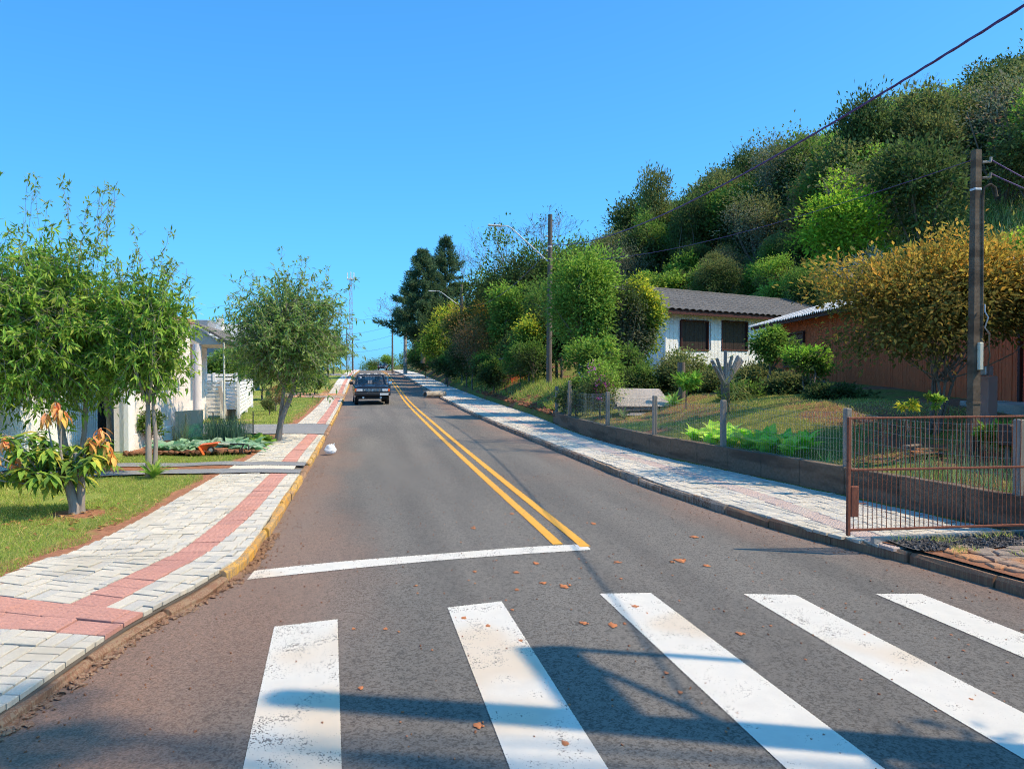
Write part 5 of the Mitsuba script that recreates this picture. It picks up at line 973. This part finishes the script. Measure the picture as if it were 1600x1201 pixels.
# the wood that covers the hill
GR = []
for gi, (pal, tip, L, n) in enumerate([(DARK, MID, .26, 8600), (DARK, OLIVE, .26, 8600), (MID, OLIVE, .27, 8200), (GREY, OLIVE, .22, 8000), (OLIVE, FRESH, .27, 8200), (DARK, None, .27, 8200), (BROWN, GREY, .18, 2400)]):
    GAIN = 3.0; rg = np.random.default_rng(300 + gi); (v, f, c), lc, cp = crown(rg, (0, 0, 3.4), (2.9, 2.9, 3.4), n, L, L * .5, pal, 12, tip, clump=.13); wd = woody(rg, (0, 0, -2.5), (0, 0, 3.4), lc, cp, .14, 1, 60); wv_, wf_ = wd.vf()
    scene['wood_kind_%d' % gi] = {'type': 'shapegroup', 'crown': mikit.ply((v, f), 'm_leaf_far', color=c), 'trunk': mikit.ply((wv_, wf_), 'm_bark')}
GAIN = 2.6
labels['hillside_wood'] = {'label': 'dense dark wood covering the hill on the right', 'category': 'wood', 'kind': 'stuff'}
rg = np.random.default_rng(333); cnt = 0
def inst(key, gi, x, y, z, s, sz, a):
    scene[key] = {'type': 'instance', 'group': {'type': 'ref', 'id': 'wood_kind_%d' % gi}, 'to_world': T().translate([x, y, z]).rotate([0, 0, 1], a).scale([s, s, sz])}
for x in np.arange(9, 140, 3.9):
    for y in np.arange(38, 230, 3.9):
        px, py = x + rg.uniform(-1.6, 1.6), y + rg.uniform(-1.6, 1.6); u = px - float(WR(py)); az = math.degrees(math.atan2(px, py)); s = rg.uniform(.75, 1.3); a = rg.uniform(0, 360); gi = rg.choice(7, p=[.2, .17, .13, .13, .13, .16, .08]); sz = s * rg.uniform(.85, 1.25); q = rg.random()
        if az > 48 or az < 2.2: continue
        lim = 16 + 14.5 * np.clip((az - 38.5) / 3, 0, 1) if py < 62 else np.interp(py, [62, 85, 110], [20, 7, 4])
        if u < lim: continue
        if u < 16: s *= .75; sz *= .72
        if py < 62 and u < 25: s *= .45; sz *= .42
        if math.hypot(px - 27.8, py - 40.5) < 4.2 or math.hypot(px - 36, py - 44) < 3: continue
        z = ground(px, py); cnt += 1; q = q * (u < 42); sz *= 1.3 if q > .88 else 1; inst('hillside_wood__%03d' % cnt, int(gi), px, py, z - .8 * sz, s * (.8 if q > .88 else 1.08), sz, a)
# twiggy leafless trees along the skyline and inside the wood
for i, (x, y, h, R, lb_) in enumerate([(52, 128, 11, 3.4, 'broad leafless tree on the skyline where the cable meets the hill'), (74, 124, 12, 3.2, 'leafless tree on the skyline above the lime-green tree'), (86, 116, 10, 3.0, 'leafless tree on the skyline left of the tallest crest trees'), (93, 112, 12, 3.4, 'thin tree with sparse leaves at the crest near the right edge'), (48, 130, 9, 2.6, 'small leafless tree on the skyline left of the broad one')]):
    z = ground(x, y); bare('bare_tree', lb_, x, y, z + h, z + h * .45, R, .16, 80 + i, depth=6, leaf=OLIVE, nleaf=260 if i in (0, 3) else 60)

# ------------------------------------------------------------------ grass, weeds, beds
def blades(rng, P, h, w, pal, lean=.35, jit=.16):
    n = len(P); a = rng.uniform(0, 2 * np.pi, n); hh = h * rng.uniform(.5, 1.3, n); dx = np.c_[np.cos(a), np.sin(a), 0 * a]; lean_ = rng.normal(0, lean, (n, 2)); tip = P + np.c_[lean_ * hh[:, None], hh]
    V = np.stack([P - dx * w / 2, P + dx * w / 2, tip], 1).reshape(-1, 3); return V, np.arange(3 * n).reshape(-1, 3), np.repeat(pick(rng, pal, n, jit), 3, 0)
rng = np.random.default_rng(500); GRASS = [(.14, .19, .035), (.11, .16, .03), (.18, .21, .05), (.20, .19, .07)]; DRY = [(.30, .25, .11), (.22, .20, .07)]
def scatter(rng, n, x0, x1, y0, y1, keep, zf):
    P = np.c_[rng.uniform(x0, x1, n), rng.uniform(y0, y1, n)]; P = P[keep(P[:, 0], P[:, 1])]; return np.c_[P, zf(P[:, 0], P[:, 1])]
lb = LB(); ok = lambda x, y: (x < WL(y) - .06 - .22 * vnoise(x, y, .5, 7)) & (vnoise(x, y, .55, 8) > .16) & ~((y > 12.2) & (y < 13.8)) & ~((y > 14.9) & (y < 19.7)) & ~((y > 19.6) & (y < 23.3)) & (np.hypot(x + 2.95, y - 9.05) > .22 + .2 * vnoise(x, y, .2, 3))
for (n, x0, y0, y1, h, w) in ((85000, -5.6, 5.0, 9.5, .034, .0052), (60000, -6.2, 9.5, 14.9, .036, .007), (16000, -4.6, 23.3, 42, .06, .016)):
    P = scatter(rng, n, x0, -1.4, y0, y1, ok, left_z); lb.add(blades(rng, P, h, w, GRASS)); P = P[rng.random(len(P)) < .12]; lb.add(blades(rng, P, h * .9, w, DRY))
(v, f), c = lb.out(); k = put('lawn_grass', (v, f), 'm_leaf', color=c); labels[k] = {'label': 'short green grass on the lawns left of the pavement', 'category': 'grass', 'kind': 'stuff'}
tf = LB()
for (cx, cy_) in np.c_[rng.uniform(-5.2, -1.9, 420), rng.uniform(5.2, 14.9, 420)]:
    if not ok(np.array(cx), np.array(cy_)): continue
    n = rng.integers(6, 22); P = np.c_[rng.normal(cx, .035, n), rng.normal(cy_, .035, n)]; P = np.c_[P, left_z(P[:, 0], P[:, 1])]; tf.add(blades(rng, P, rng.uniform(.05, .10), .007, GRASS + DRY[:1], lean=.7))
(v, f), c = tf.out(); k = put('lawn_tufts', (v, f), 'm_leaf', color=c); labels[k] = {'label': 'taller tufts of grass and weeds standing out of the left lawn', 'category': 'grass', 'kind': 'stuff'}
lb = LB(); okr = lambda x, y: (x > WR(y) + .22) & (vnoise(x, y, .6, 9) > .30)
for (n, x0, x1, y0, y1, h, w) in ((26000, 5.4, 10.2, 6.3, 14, .05, .008), (22000, 5.4, 10, 14, 21.5, .05, .011), (15000, 6, 12, 21.5, 34, .22, .02), (9000, 6.5, 12, 34, 60, .3, .035)):
    P = scatter(rng, n, x0, x1, y0, y1, okr, hill_z); lb.add(blades(rng, P, h, w, GRASS if h > .1 else GRASS + DRY[:1], lean=.45))
P = scatter(rng, 26000, 22, 46, 22, 52, lambda x, y: (x - WR(y) > 14) & (np.degrees(np.arctan2(x, y)) > 33), hill_z); lb.add(blades(rng, P, .55, .09, [(.17, .20, .06), (.13, .17, .045), (.25, .23, .10)]))
(v, f), c = lb.out(); k = put('verge_grass', (v, f), 'm_leaf', color=c); labels[k] = {'label': 'long grass on the right verge, garden and meadow', 'category': 'grass', 'kind': 'stuff'}
lb = LB()
for (cx, cy_) in [(5.15, 5.92), (5.6, 5.96), (5.85, 6.0), (6.35, 5.95), (5.4, 5.3), (5.75, 5.05), (6.1, 5.6), (5.0, 5.55), (6.6, 5.7), (5.45, 4.85), (4.85, 6.02), (6.2, 5.15)]:
    n = rng.integers(25, 60); P = np.c_[rng.normal(cx, .06, n), rng.normal(cy_, .05, n), np.full(n, .13)]; lb.add(blades(rng, P, .055, .006, GRASS + DRY[:1], lean=.8))
(v, f), c = lb.out(); k = put('drive_weeds', (v, f), 'm_leaf', color=c); labels[k] = {'label': 'weeds growing between the stones and gravel by the gate', 'category': 'weeds', 'kind': 'stuff'}
# onions, weeds and tall greens inside the right fence
for (x0, x1, y0, y1, n, h, pal, lab) in ((6.5, 7.2, 6.9, 8.4, 420, .34, [(.08, .13, .06), (.06, .11, .05), (.10, .15, .07)], 'row of onion tops behind the low wall and gate'), (6.65, 8.0, 6.2, 7.0, 900, .17, [(.10, .15, .035), (.08, .12, .03)], 'low feathery weeds behind the gate at the right edge')):
    k = thing('garden_greens', lab, 'plants'); labels[k]['kind'] = 'stuff'; P = np.c_[rng.uniform(x0, x1, n), rng.uniform(y0, y1, n)]; P = np.c_[P, hill_z(P[:, 0], P[:, 1]) - .02]; v, f, c = blades(rng, P, h, .011, pal, .22); put(k, (v, f), 'm_leaf', color=c)
tree('garden_plant', 'tall leafy green plant beside the dark box and service pole', 'plant', 8.0, 8.2, 1.08, .5, .34, 700, .11, .05, MID, FRESH, .015, lobes=5); tree('garden_plant', 'leafy green plant low at the right edge inside the fence', 'plant', 8.15, 7.5, .9, .42, .36, 700, .10, .045, MID, DARK, .015, lobes=5)
tree('garden_plant', 'thin sapling with yellow leaves under the yellowing tree', 'plant', 7.35, 9.1, 1.32, 1.05, .14, 60, .07, .045, YEL, ORANGE, .008, lobes=3, ntw=10); tree('garden_plant', 'thin sapling with pale leaves right of the yellow one', 'plant', 7.75, 9.1, 1.32, 1.1, .13, 50, .07, .045, FRESH, None, .008, lobes=3, ntw=10)
def rosette(label, x, y, z, n, L, W_, pal, seed, el=(.2, 1.1), droop=(.6, 1.4), name='lettuce', cat='lettuce', group=None, mat='m_leaf'):
    rg = np.random.default_rng(seed); k = thing(name, label, cat, group); a = rg.uniform(0, 6.28) + np.arange(n) * 2.4; e = rg.uniform(*el, n); D = np.c_[np.cos(a) * np.cos(e), np.sin(a) * np.cos(e), np.sin(e)]; N = np.c_[-np.cos(a) * np.sin(e), -np.sin(a) * np.sin(e), np.cos(e)]
    v, f, c = big_leaves(np.array([x, y, z]) + rg.normal(0, .015, (n, 3)), D, N, L * rg.uniform(.7, 1.2, n), W_ * rg.uniform(.8, 1.2, n), pick(rg, pal, n, .12), droop=rg.uniform(*droop, n), wave=.3, rng=rg); put(k, (v, f), mat, smooth=True, color=c)
for i in range(12):
    y = 10.3 + i * .24; x = float(WR(y)) + .45 + .45 * (i % 2) + rng.normal(0, .05); rosette('broad bright green lettuce plant in the bed behind the low wall', x, y, ground(x, y) + .05, 15, .35, .20, [(.20, .33, .05), (.16, .28, .04), (.24, .36, .07)], 600 + i, el=(.75, 1.4), droop=(.5, 1.1), group='lettuces in the bed behind the low wall')
rosette('spiky upright green plant behind the wire fence near the tallest post', 6.25, 9.35, ground(6.25, 9.35), 7, .26, .035, [(.10, .18, .05)], 640, el=(.9, 1.4), droop=(.1, .4), name='garden_plant', cat='plant')
rosette('long-leaved green plant beside the stacked sheets', 7.95, 18.4, ground(7.95, 18.4), 22, .42, .07, [(.10, .18, .04), (.14, .22, .06)], 641, el=(.6, 1.4), droop=(.4, 1.2), name='garden_plant', cat='plant'); rosette('spiky small plant in front of the stacked sheets', 6.55, 18.2, ground(6.55, 18.2), 14, .35, .04, [(.09, .12, .05)], 642, el=(.8, 1.4), droop=(.2, .6), name='garden_plant', cat='plant')
for i, (x, y) in enumerate([(-3.5, 15.5), (-3.2, 15.35), (-2.95, 15.6), (-3.7, 15.9), (-3.3, 16.0), (-2.2, 15.6), (-2.0, 15.45), (-2.4, 15.8), (-1.98, 15.9), (-2.75, 15.9)]):
    rosette('grey-green cabbage plant in the bed beside the cream house', x, y, .14, 13, .36, .20, [(.14, .22, .15), (.11, .18, .11), (.17, .25, .18)], 660 + i, el=(.2, 1.0), name='cabbage', cat='cabbage', group='cabbages in the bed beside the cream house')
k = thing('leek_clump', 'clump of dark blue-green leek leaves in front of the green netting', 'plants'); labels[k]['kind'] = 'stuff'; n = 700; P = np.c_[rng.uniform(-3.0, -2.3, n), rng.uniform(16.3, 17.1, n), np.full(n, .12)]; v, f, c = blades(rng, P, .55, .022, [(.035, .075, .055), (.045, .09, .06), (.03, .06, .045)], .16); put(k, (v, f), 'm_leaf', color=c)
k = thing('onion_clump', 'thin dark onion leaves beside the pale leaning board', 'plants'); labels[k]['kind'] = 'stuff'; n = 60; P = np.c_[rng.uniform(-3.6, -3.35, n), rng.uniform(16.4, 16.8, n), np.full(n, .12)]; v, f, c = blades(rng, P, .6, .018, [(.05, .08, .05)], .14); put(k, (v, f), 'm_leaf', color=c)
for i, (x, y) in enumerate([(-1.95, 16.6), (-1.85, 17.1), (-2.1, 17.3)]): rosette('bright green leafy vegetable between the netting and the fork-trunked tree', x, y, .12, 16, .28, .10, [(.12, .20, .04), (.09, .16, .03)], 680 + i, name='vegetable', cat='vegetable', group='leafy vegetables beside the fork-trunked tree')
rosette('leafy sprouts round the foot of the slim young street tree', -2.9, 12.0, .1, 30, .34, .045, [(.10, .17, .03), (.13, .2, .04)], 690, el=(.5, 1.4), droop=(.3, 1.0), name='sprouts', cat='plant')
# ------------------------------------------------------------------ vehicles and loose objects
import manifold3d as m3
def hullv(pts): 
    h = trimesh.convex.convex_hull(np.asarray(pts, float)); return np.array(h.vertices), np.array(h.faces)
def rbox(x0, x1, y0, y1, z0, z1, r=.03): return box(((x0 + x1) / 2, (y0 + y1) / 2, (z0 + z1) / 2), (x1 - x0, y1 - y0, z1 - z0), bev=r)
def loft(secs, flip=True):
    """closed skin through sections of equal point count"""
    S = np.array(secs, float); n, k, _ = S.shape; V = S.reshape(-1, 3); F = []
    for a in range(n - 1):
        for b in range(k): F += [(a * k + b, a * k + (b + 1) % k, (a + 1) * k + (b + 1) % k), (a * k + b, (a + 1) * k + (b + 1) % k, (a + 1) * k + b)]
    for b in range(1, k - 1): F += [(0, b + 1, b), ((n - 1) * k, (n - 1) * k + b, (n - 1) * k + b + 1)]
    F = np.array(F); return V, (F[:, ::-1] if flip else F)
def vehicle(key, x, y, z, ang, w=1.62, pickup=True, paint='m_navy', body_h=.90, roof=1.44, L=4.3):
    c, s = math.cos(ang), math.sin(ang)
    def tf(vf): v = np.asarray(vf[0], float); return np.c_[x + c * v[:, 0] - s * v[:, 1], y + s * v[:, 0] + c * v[:, 1], z + v[:, 2]], vf[1]
    def P(name, vf, mat, smooth=False, parent=None): return part(parent or key, name, tf(vf.vf() if isinstance(vf, MB) else vf), mat, smooth=smooth)
    h = w / 2
    def sec(yy, zb, zt, hw, crown_=.03, tuck=.04): return [(-hw + tuck, yy, zb), (hw - tuck, yy, zb), (hw, yy, zb + .16), (hw, yy, zt - .07), (hw - .05, yy, zt - .012), (hw * .5, yy, zt + crown_ * .8), (0, yy, zt + crown_), (-hw * .5, yy, zt + crown_ * .8), (-hw + .05, yy, zt - .012), (-hw, yy, zt - .07), (-hw, yy, zb + .16)]
    bt = body_h
    body = P('body', loft([sec(.06, .50, bt - .08, h - .05), sec(.14, .42, bt - .02, h - .02), sec(.5, .34, bt, h), sec(1.30, .32, bt + .045, h), sec(2.7, .32, bt + .03, h, .0), sec(L - .1, .36, bt - .01, h - .01, .0), sec(L, .42, bt - .04, h - .04, .0)]), paint, 28)
    cb, ct, y0, y1, y2, y3 = h - .09, h - .20, 1.28, 1.80, 2.45, 2.75
    if not pickup: y2, y3 = 3.2, 3.75
    B = {'fl': (-cb, y0, bt + .02), 'fr': (cb, y0, bt + .02), 'tl': (-ct, y1, roof - .05), 'tr': (ct, y1, roof - .05), 'bl': (-ct, y2, roof - .05), 'br': (ct, y2, roof - .05), 'rl': (-cb, y3, bt + .02), 'rr': (cb, y3, bt + .02)}
    P('roof', loft([[(-ct - .02, y1 - .02, roof - .05), (ct + .02, y1 - .02, roof - .05), (ct - .06, y1 + .02, roof - .005), (-ct + .06, y1 + .02, roof - .005)], [(-ct - .02, (y1 + y2) / 2, roof - .05), (ct + .02, (y1 + y2) / 2, roof - .05), (ct - .06, (y1 + y2) / 2, roof), (-ct + .06, (y1 + y2) / 2, roof)], [(-ct - .02, y2 + .02, roof - .05), (ct + .02, y2 + .02, roof - .05), (ct - .06, y2 - .02, roof - .01), (-ct + .06, y2 - .02, roof - .01)]]), paint, 30)
    for a, b in (('fl', 'tl'), ('fr', 'tr'), ('rl', 'bl'), ('rr', 'br')): P('pillar', tube([B[a], B[b]], .035, 6), paint, 50)
    for sgn, a, b in ((-1, 'fl', 'rl'), (1, 'fr', 'rr')): P('pillar', tube([(sgn * cb, 2.35, bt), (sgn * ct, 2.3, roof - .05)], .03, 6), paint, 50)
    def q4(a, b, c_, d): return np.array([a, b, c_, d], float), np.array([[0, 1, 2], [0, 2, 3]])
    scene.setdefault('m_pane', {'type': 'thindielectric', 'int_ior': 1.5})
    P('windscreen', q4(B['fl'], B['fr'], B['tr'], B['tl']), 'm_pane'); P('rear_window', q4(B['rr'], B['rl'], B['bl'], B['br']), 'm_pane'); P('side_window', q4(B['fr'], B['rr'], B['br'], B['tr']), 'm_pane'); P('side_window', q4(B['rl'], B['fl'], B['tl'], B['bl']), 'm_pane')
    P('dashboard', rbox(-cb + .06, cb - .06, y0 + .05, y0 + .4, bt - .05, bt + .05, .02), 'm_dark'); P('steering_wheel', tube([(.36 + .17 * math.cos(a), y0 + .45 + .05 * math.sin(a), bt + .05 + .16 * math.sin(a)) for a in np.linspace(0, 2 * np.pi, 14)], .014, 5), 'm_black')
    for sx in (-.36, .36): P('seat', MB().add(rbox(sx - .25, sx + .25, 2.15, 2.33, bt - .3, bt + .28, .05)).add(rbox(sx - .12, sx + .12, 2.18, 2.28, bt + .30, bt + .44, .03)), 'm_seat')
    for sx in (-1, 1): P('wiper', tube([(sx * .05 - .3, y0 + .03, bt + .07), (sx * .05 + .25, y0 + .12, bt + .13)], .008, 5), 'm_black')
    g = P('grille', rbox(-h + .10, h - .10, .035, .09, bt - .27, bt - .10, .012), 'm_black')
    for zz in (.125, .175, .225): P('grille_bar', rbox(-.42, .42, .022, .036, bt - zz - .006, bt - zz + .006, .003), 'm_chrome', parent=g)
    for xx in (-.16, 0.0): P('grille_bar', rbox(xx - .008, xx + .008, .020, .034, bt - .26, bt - .11, .003), 'm_chrome', parent=g)
    for sx in (-1, 1):
        hl = P('headlight', rbox(sx * .58 - .14, sx * .58 + .14, .02, .07, bt - .25, bt - .115, .012), 'm_chrome'); P('lens', rbox(sx * .58 - .12, sx * .58 + .12, .008, .024, bt - .236, bt - .13, .006), 'm_lens', parent=hl)
        P('indicator', rbox(sx * (h - .055) - .05, sx * (h - .055) + .05, .04, .16, bt - .25, bt - .12, .014), 'm_amber')
        m_ = P('mirror', rbox(sx * (h + .12) - .09, sx * (h + .12) + .09, 1.42, 1.50, bt + .06, bt + .20, .025), 'm_black' if sx < 0 else 'm_chrome'); P('mirror_arm', tube([(sx * (h - .06), 1.46, bt + .06), (sx * (h + .10), 1.46, bt + .09)], .014, 5), 'm_black', parent=m_)
    bp_ = P('bumper', rbox(-h, h, -.07, .10, .46, .60, .03), 'm_black'); P('number_plate', rbox(.33, .72, -.085, -.068, .47, .585, .006), 'm_plate', parent=bp_); P('air_dam', rbox(-h + .1, h - .1, .05, .14, .30, .46, .02), 'm_dark')
    for sx in (-.42, .38): P('fog_lamp', tube([(sx, -.02, .38), (sx, .05, .38)], .05, 10), 'm_lens', 50)
    for sx in (-1, 1):
        for yy in (.78, L - .95):
            t = P('wheel', tube([(sx * (h - .19), yy, .30), (sx * (h - .17), yy, .30), (sx * (h - .04), yy, .30), (sx * (h - .015), yy, .30)], [.27, .30, .30, .27], 22), 'm_rubber', 40); P('rim', tube([(sx * (h - .03), yy, .30), (sx * (h - .010), yy, .30)], [.19, .17], 16), 'm_metal', 40, parent=t)
    if pickup:
        P('tailgate_bed', MB().add(rbox(-h + .02, h - .02, L - .06, L - .01, bt - .05, bt + .02, .01)), paint)
        rk = P('window_rack', MB().add(tube([(-ct, y3 + .05, bt + .05), (ct, y3 + .05, bt + .05)], .014, 5)).add(tube([(-ct, y2 + .14, roof - .08), (ct, y2 + .14, roof - .08)], .014, 5)), 'm_black')
        for k in range(9): xx = -ct + .08 + k * (2 * ct - .16) / 8; P('rack_bar', tube([(xx, y3 + .05, bt + .05), (xx, y2 + .14, roof - .08)], .011, 5), 'm_black', parent=rk)
        P('door', loft([[(h + .01, 1.42, .40), (h + .035, 1.42, .40), (h + .035, 1.42, bt + .02), (h + .01, 1.42, bt + .02)], [(h + .17, 2.35, .40), (h + .195, 2.35, .40), (h + .195, 2.35, bt + .02), (h + .17, 2.35, bt + .02)]]), paint); P('door_window_frame', tube([(h + .03, 1.45, bt), (h - .02, 1.85, roof - .08), (h + .10, 2.3, roof - .08), (h + .18, 2.35, bt)], .016, 5), 'm_chrome')
        P('sticker', box((-.47, y1 - .115, roof - .145), (.08, .012, .07), bev=.002), 'm_paint')
vk = thing('pickup_truck', 'dark navy pickup truck facing the camera beside the left kerb', 'pickup truck'); vehicle(vk, .76, 36.2, .0, .03)
vk2 = thing('car', 'small dark car far away near the crest of the road', 'car'); vehicle(vk2, 4.8, 141.5, 1.6, -.02, w=1.72, pickup=False, roof=1.5, L=4.1)

bg = thing('plastic_bag', 'white plastic bag of rubbish lying in the gutter at the left kerb', 'bag'); rg = np.random.default_rng(700); ic = trimesh.creation.icosphere(4); v = np.array(ic.vertices); n_ = sum(np.abs(np.sin(v @ rg.normal(size=3) * f + rg.uniform(0, 6))) / f for f in (2, 4, 4, 7, 7, 12)); v = v * (.62 + .36 * n_)[:, None] * np.array([.125, .10, .10]); v[:, 2] = np.maximum(v[:, 2], -.075); put(bg, (v + [-.50, 15.62, .078], np.array(ic.faces)), 'm_bag')
e_ = part(bg, 'handle', MB().add(hullv(np.array([[-.05, 0, .1], [.03, .02, .1], [.0, .0, .16], [.05, 0, .19], [-.01, .03, .15]]) + [-.46, 15.6, .02])), 'm_bag')
pp = thing('concrete_pipe', 'grey concrete pipe lying across the far right kerb', 'pipe'); a, b = np.array([3.75, 42.7, .30]), np.array([4.95, 43.6, .31]); d_ = (b - a) / np.linalg.norm(b - a)
put(pp, MB().add(tube([a, a + .06 * d_, b], [.185, .17, .17], 20, caps=False)).add((lambda q: (q[0], q[1][:, ::-1]))(tube([a, b], [.135, .135], 20, caps=False))).add((lambda r1, r2: (np.vstack([r1, r2]), np.array([f for i in range(20) for f in ((i, i + 20, (i + 1) % 20), ((i + 1) % 20, i + 20, (i + 1) % 20 + 20))])))(tube([a, b], .185, 20, caps=False)[0][:20], tube([a, b], .135, 20, caps=False)[0][:20])), 'm_conc', smooth=40)
st = thing('sheet_stack', 'stack of weathered corrugated sheets behind the wire fence', 'roofing sheets'); us = np.linspace(0, 1, 73)
for k in range(4):
    dx, dy, lift = rg.uniform(-.12, .12), rg.uniform(-.05, .05), .035 * k; wv_ = .022 * np.cos(us * 8 * 2 * np.pi); X = np.stack([np.full(73, 6.62 + dx), np.full(73, 8.05 + dx * .5)], 0); Yb = 18.75 + us * .98 + dy; Zb = .60 + us * .44 + lift + wv_
    part(st, 'sheet', grid(X, np.stack([Yb, Yb - .12], 0), np.stack([Zb, Zb + rg.uniform(-.02, .02)], 0)), {'type': 'twosided', 'bsdf': {'type': 'ref', 'id': 'm_grey_wood'}}, smooth=True)
for k in range(3): part(st, 'board', box((7.35 + .2 * k, 18.62 + .12 * k, .50 + .03 * k), (1.5 - .2 * k, .16, .03), -.08, .004), 'm_grey_wood')
# beds on the left
struct('vegetable_bed', grid(*(lambda X, Y: (X, Y, .125 + .03 * vnoise(X, Y, .25, 6)))(*np.meshgrid(np.linspace(-4.1, -1.9, 24), np.linspace(15.0, 17.6, 26)))), 'm_soil', 'dark red earth bed with cabbages and leeks', smooth=True)
bs = thing('stone_border', 'row of rough red-brown stones edging the vegetable bed', 'stones')
for k in range(24):
    q = sph(rg, 22) * [.062, .05, .045] * rg.uniform(.7, 1.35); part(bs, 'stone', (lambda h: (h[0] + [-4.08 + k * .095, 15.0 + rg.normal(0, .03), .14], h[1]))(hullv(q)), 'm_rock', smooth=30)
wb = thing('wheelbarrow', 'orange wheelbarrow tipped over at the edge of the vegetable bed', 'wheelbarrow')
part(wb, 'tray', MB().add(loft([[(-2.86, 15.02, .13), (-2.70, 15.02, .13), (-2.70, 15.28, .13), (-2.86, 15.28, .13)], [(-2.82, 14.96, .27), (-2.50, 14.96, .30), (-2.50, 15.32, .30), (-2.82, 15.32, .27)]], False)), 'm_orange_plastic')
part(wb, 'leg', beam((-2.84, 14.98, .24), (-2.74, 14.92, .09), .05, .03, .006), 'm_orange_plastic'); wq = part(wb, 'wheel', tube([(-2.62, 14.93, .18), (-2.62, 14.98, .18)], .065, 14), 'm_rubber', smooth=40); part(wq, 'rim', tube([(-2.62, 14.922, .18), (-2.62, 14.935, .18)], .035, 12), 'm_metal')
part(wb, 'grip', tube([(-2.50, 15.0, .285), (-2.30, 15.0, .275)], .017, 8), 'm_cream'); part(wb, 'handle', tube([(-2.30, 15.0, .275), (-2.05, 14.99, .27), (-1.97, 14.98, .26), (-1.955, 14.97, .2), (-1.98, 14.96, .12), (-2.06, 14.96, .11), (-2.08, 14.97, .2), (-2.05, 14.98, .265)], .014, 7), 'm_black', smooth=60)
nt = thing('netting', 'green plastic netting on stakes around the vegetable bed', 'netting'); P_, Q_ = [], []
for a, b in (((-3.0, 17.4), (-2.2, 17.55)), ((-3.0, 17.4), (-3.45, 16.9))):
    a, b = np.array(a), np.array(b); L_ = np.linalg.norm(b - a); n = int(L_ / .024)
    for t in np.linspace(0, 1, n): p = a + (b - a) * t; P_.append((*p, .13)); Q_.append((*p, .60 - .10 * t))
    for z in np.arange(.14, .50, .024): P_.append((*a, z)); Q_.append((*b, z))
part(nt, 'mesh', twigs(P_, Q_, .0045), 'm_net', kind='stuff')
for (sx, sy_) in ((-3.0, 17.4), (-2.6, 17.47), (-2.2, 17.55), (-3.45, 16.9)): part(nt, 'stake', tube([(sx, sy_, .05), (sx, sy_, .74)], .014, 6), 'm_bark')
pk = thing('plank', 'weathered plank leaning on the slat gate', 'plank'); put(pk, beam((-3.95, 25.25, .12), (-4.18, 25.36, 1.15), .12, .025, .004, up=(0, 1, 0)), 'm_grey_wood')
tb = thing('dark_bin', 'small dark bin at the foot of the white slat fence', 'bin'); put(tb, tube([(-3.78, 25.05, .1), (-3.78, 25.05, .40), (-3.78, 25.05, .43)], [.11, .13, .14], 12), 'm_black', smooth=40)
# right garden
mb = thing('letter_box', 'dark box with a grey side on a post behind the gate', 'box'); part(mb, 'box', MB().add(box((7.75, 7.9, .865), (.20, .16, .25), .2, .01)), 'm_black'); part(mb, 'side_plate', box((7.858, 7.922, .865), (.008, .15, .24), .2, .002), 'm_metal'); part(mb, 'post', tube([(7.76, 7.93, .3), (7.76, 7.93, .76)], .025, 8), 'm_bark')
wp = thing('board_pile', 'untidy pile of old brown boards at the foot of the service pole', 'boards')
for k in range(8): part(wp, 'board', box((7.62 + rg.normal(0, .12), 9.0 + rg.normal(0, .12), ground(7.62, 9.0) + .015 + .02 * k), (rg.uniform(.35, .6), rg.uniform(.06, .12), .022), rg.normal(.2, .35), .003), 'm_bark' if k % 3 else 'm_clay')
sv = thing('stick', 'broken stick lying on the earth behind the gate', 'stick'); put(sv, tube([(7.05, 7.0, .40), (7.25, 6.85, .42), (7.45, 6.8, .62)], .012, 6), 'm_bark_pale')
rg = np.random.default_rng(720); m = MB()
for i in range(520):
    y = rg.uniform(21.8, 44); x = float(WR(y)) + abs(rg.normal(.15, .32)); s_ = rg.uniform(.025, .10); h = hullv(sph(rg, 10) * s_ * [1.2, 1, .7]); m.add((h[0] + [x, y, max(float(hill_z(np.array(x), np.array(y))), .12) + s_ * .2], h[1]))
k = put('earth_clods', m, 'm_rock', smooth=30); labels[k] = {'label': 'loose red earth clods along the cut bank on the right', 'category': 'earth', 'kind': 'stuff'}
# fallen leaves under the fruit tree and dry grass bits
n = 130; P = np.c_[rg.normal(-3.0, .55, n), rg.normal(8.6, .6, n)]; P = P[P[:, 0] < WL(P[:, 1]) - .05]; n = len(P); P = np.c_[P, left_z(P[:, 0], P[:, 1]) + .02]; lv = big_leaves(P, np.c_[rg.normal(size=(n, 2)), 0 * P[:, 0]], np.array([0, 0, 1.0]) + rg.normal(0, .25, (n, 3)), rg.uniform(.05, .12, n), rg.uniform(.02, .04, n), pick(rg, [(.19, .11, .05), (.14, .07, .035), (.25, .17, .07)], n), droop=.5)
k = put('fallen_leaves', (lv[0], lv[1]), 'm_leaf', color=lv[2]); labels[k] = {'label': 'dry brown leaves fallen on the lawn round the fruit tree', 'category': 'leaves', 'kind': 'stuff'}
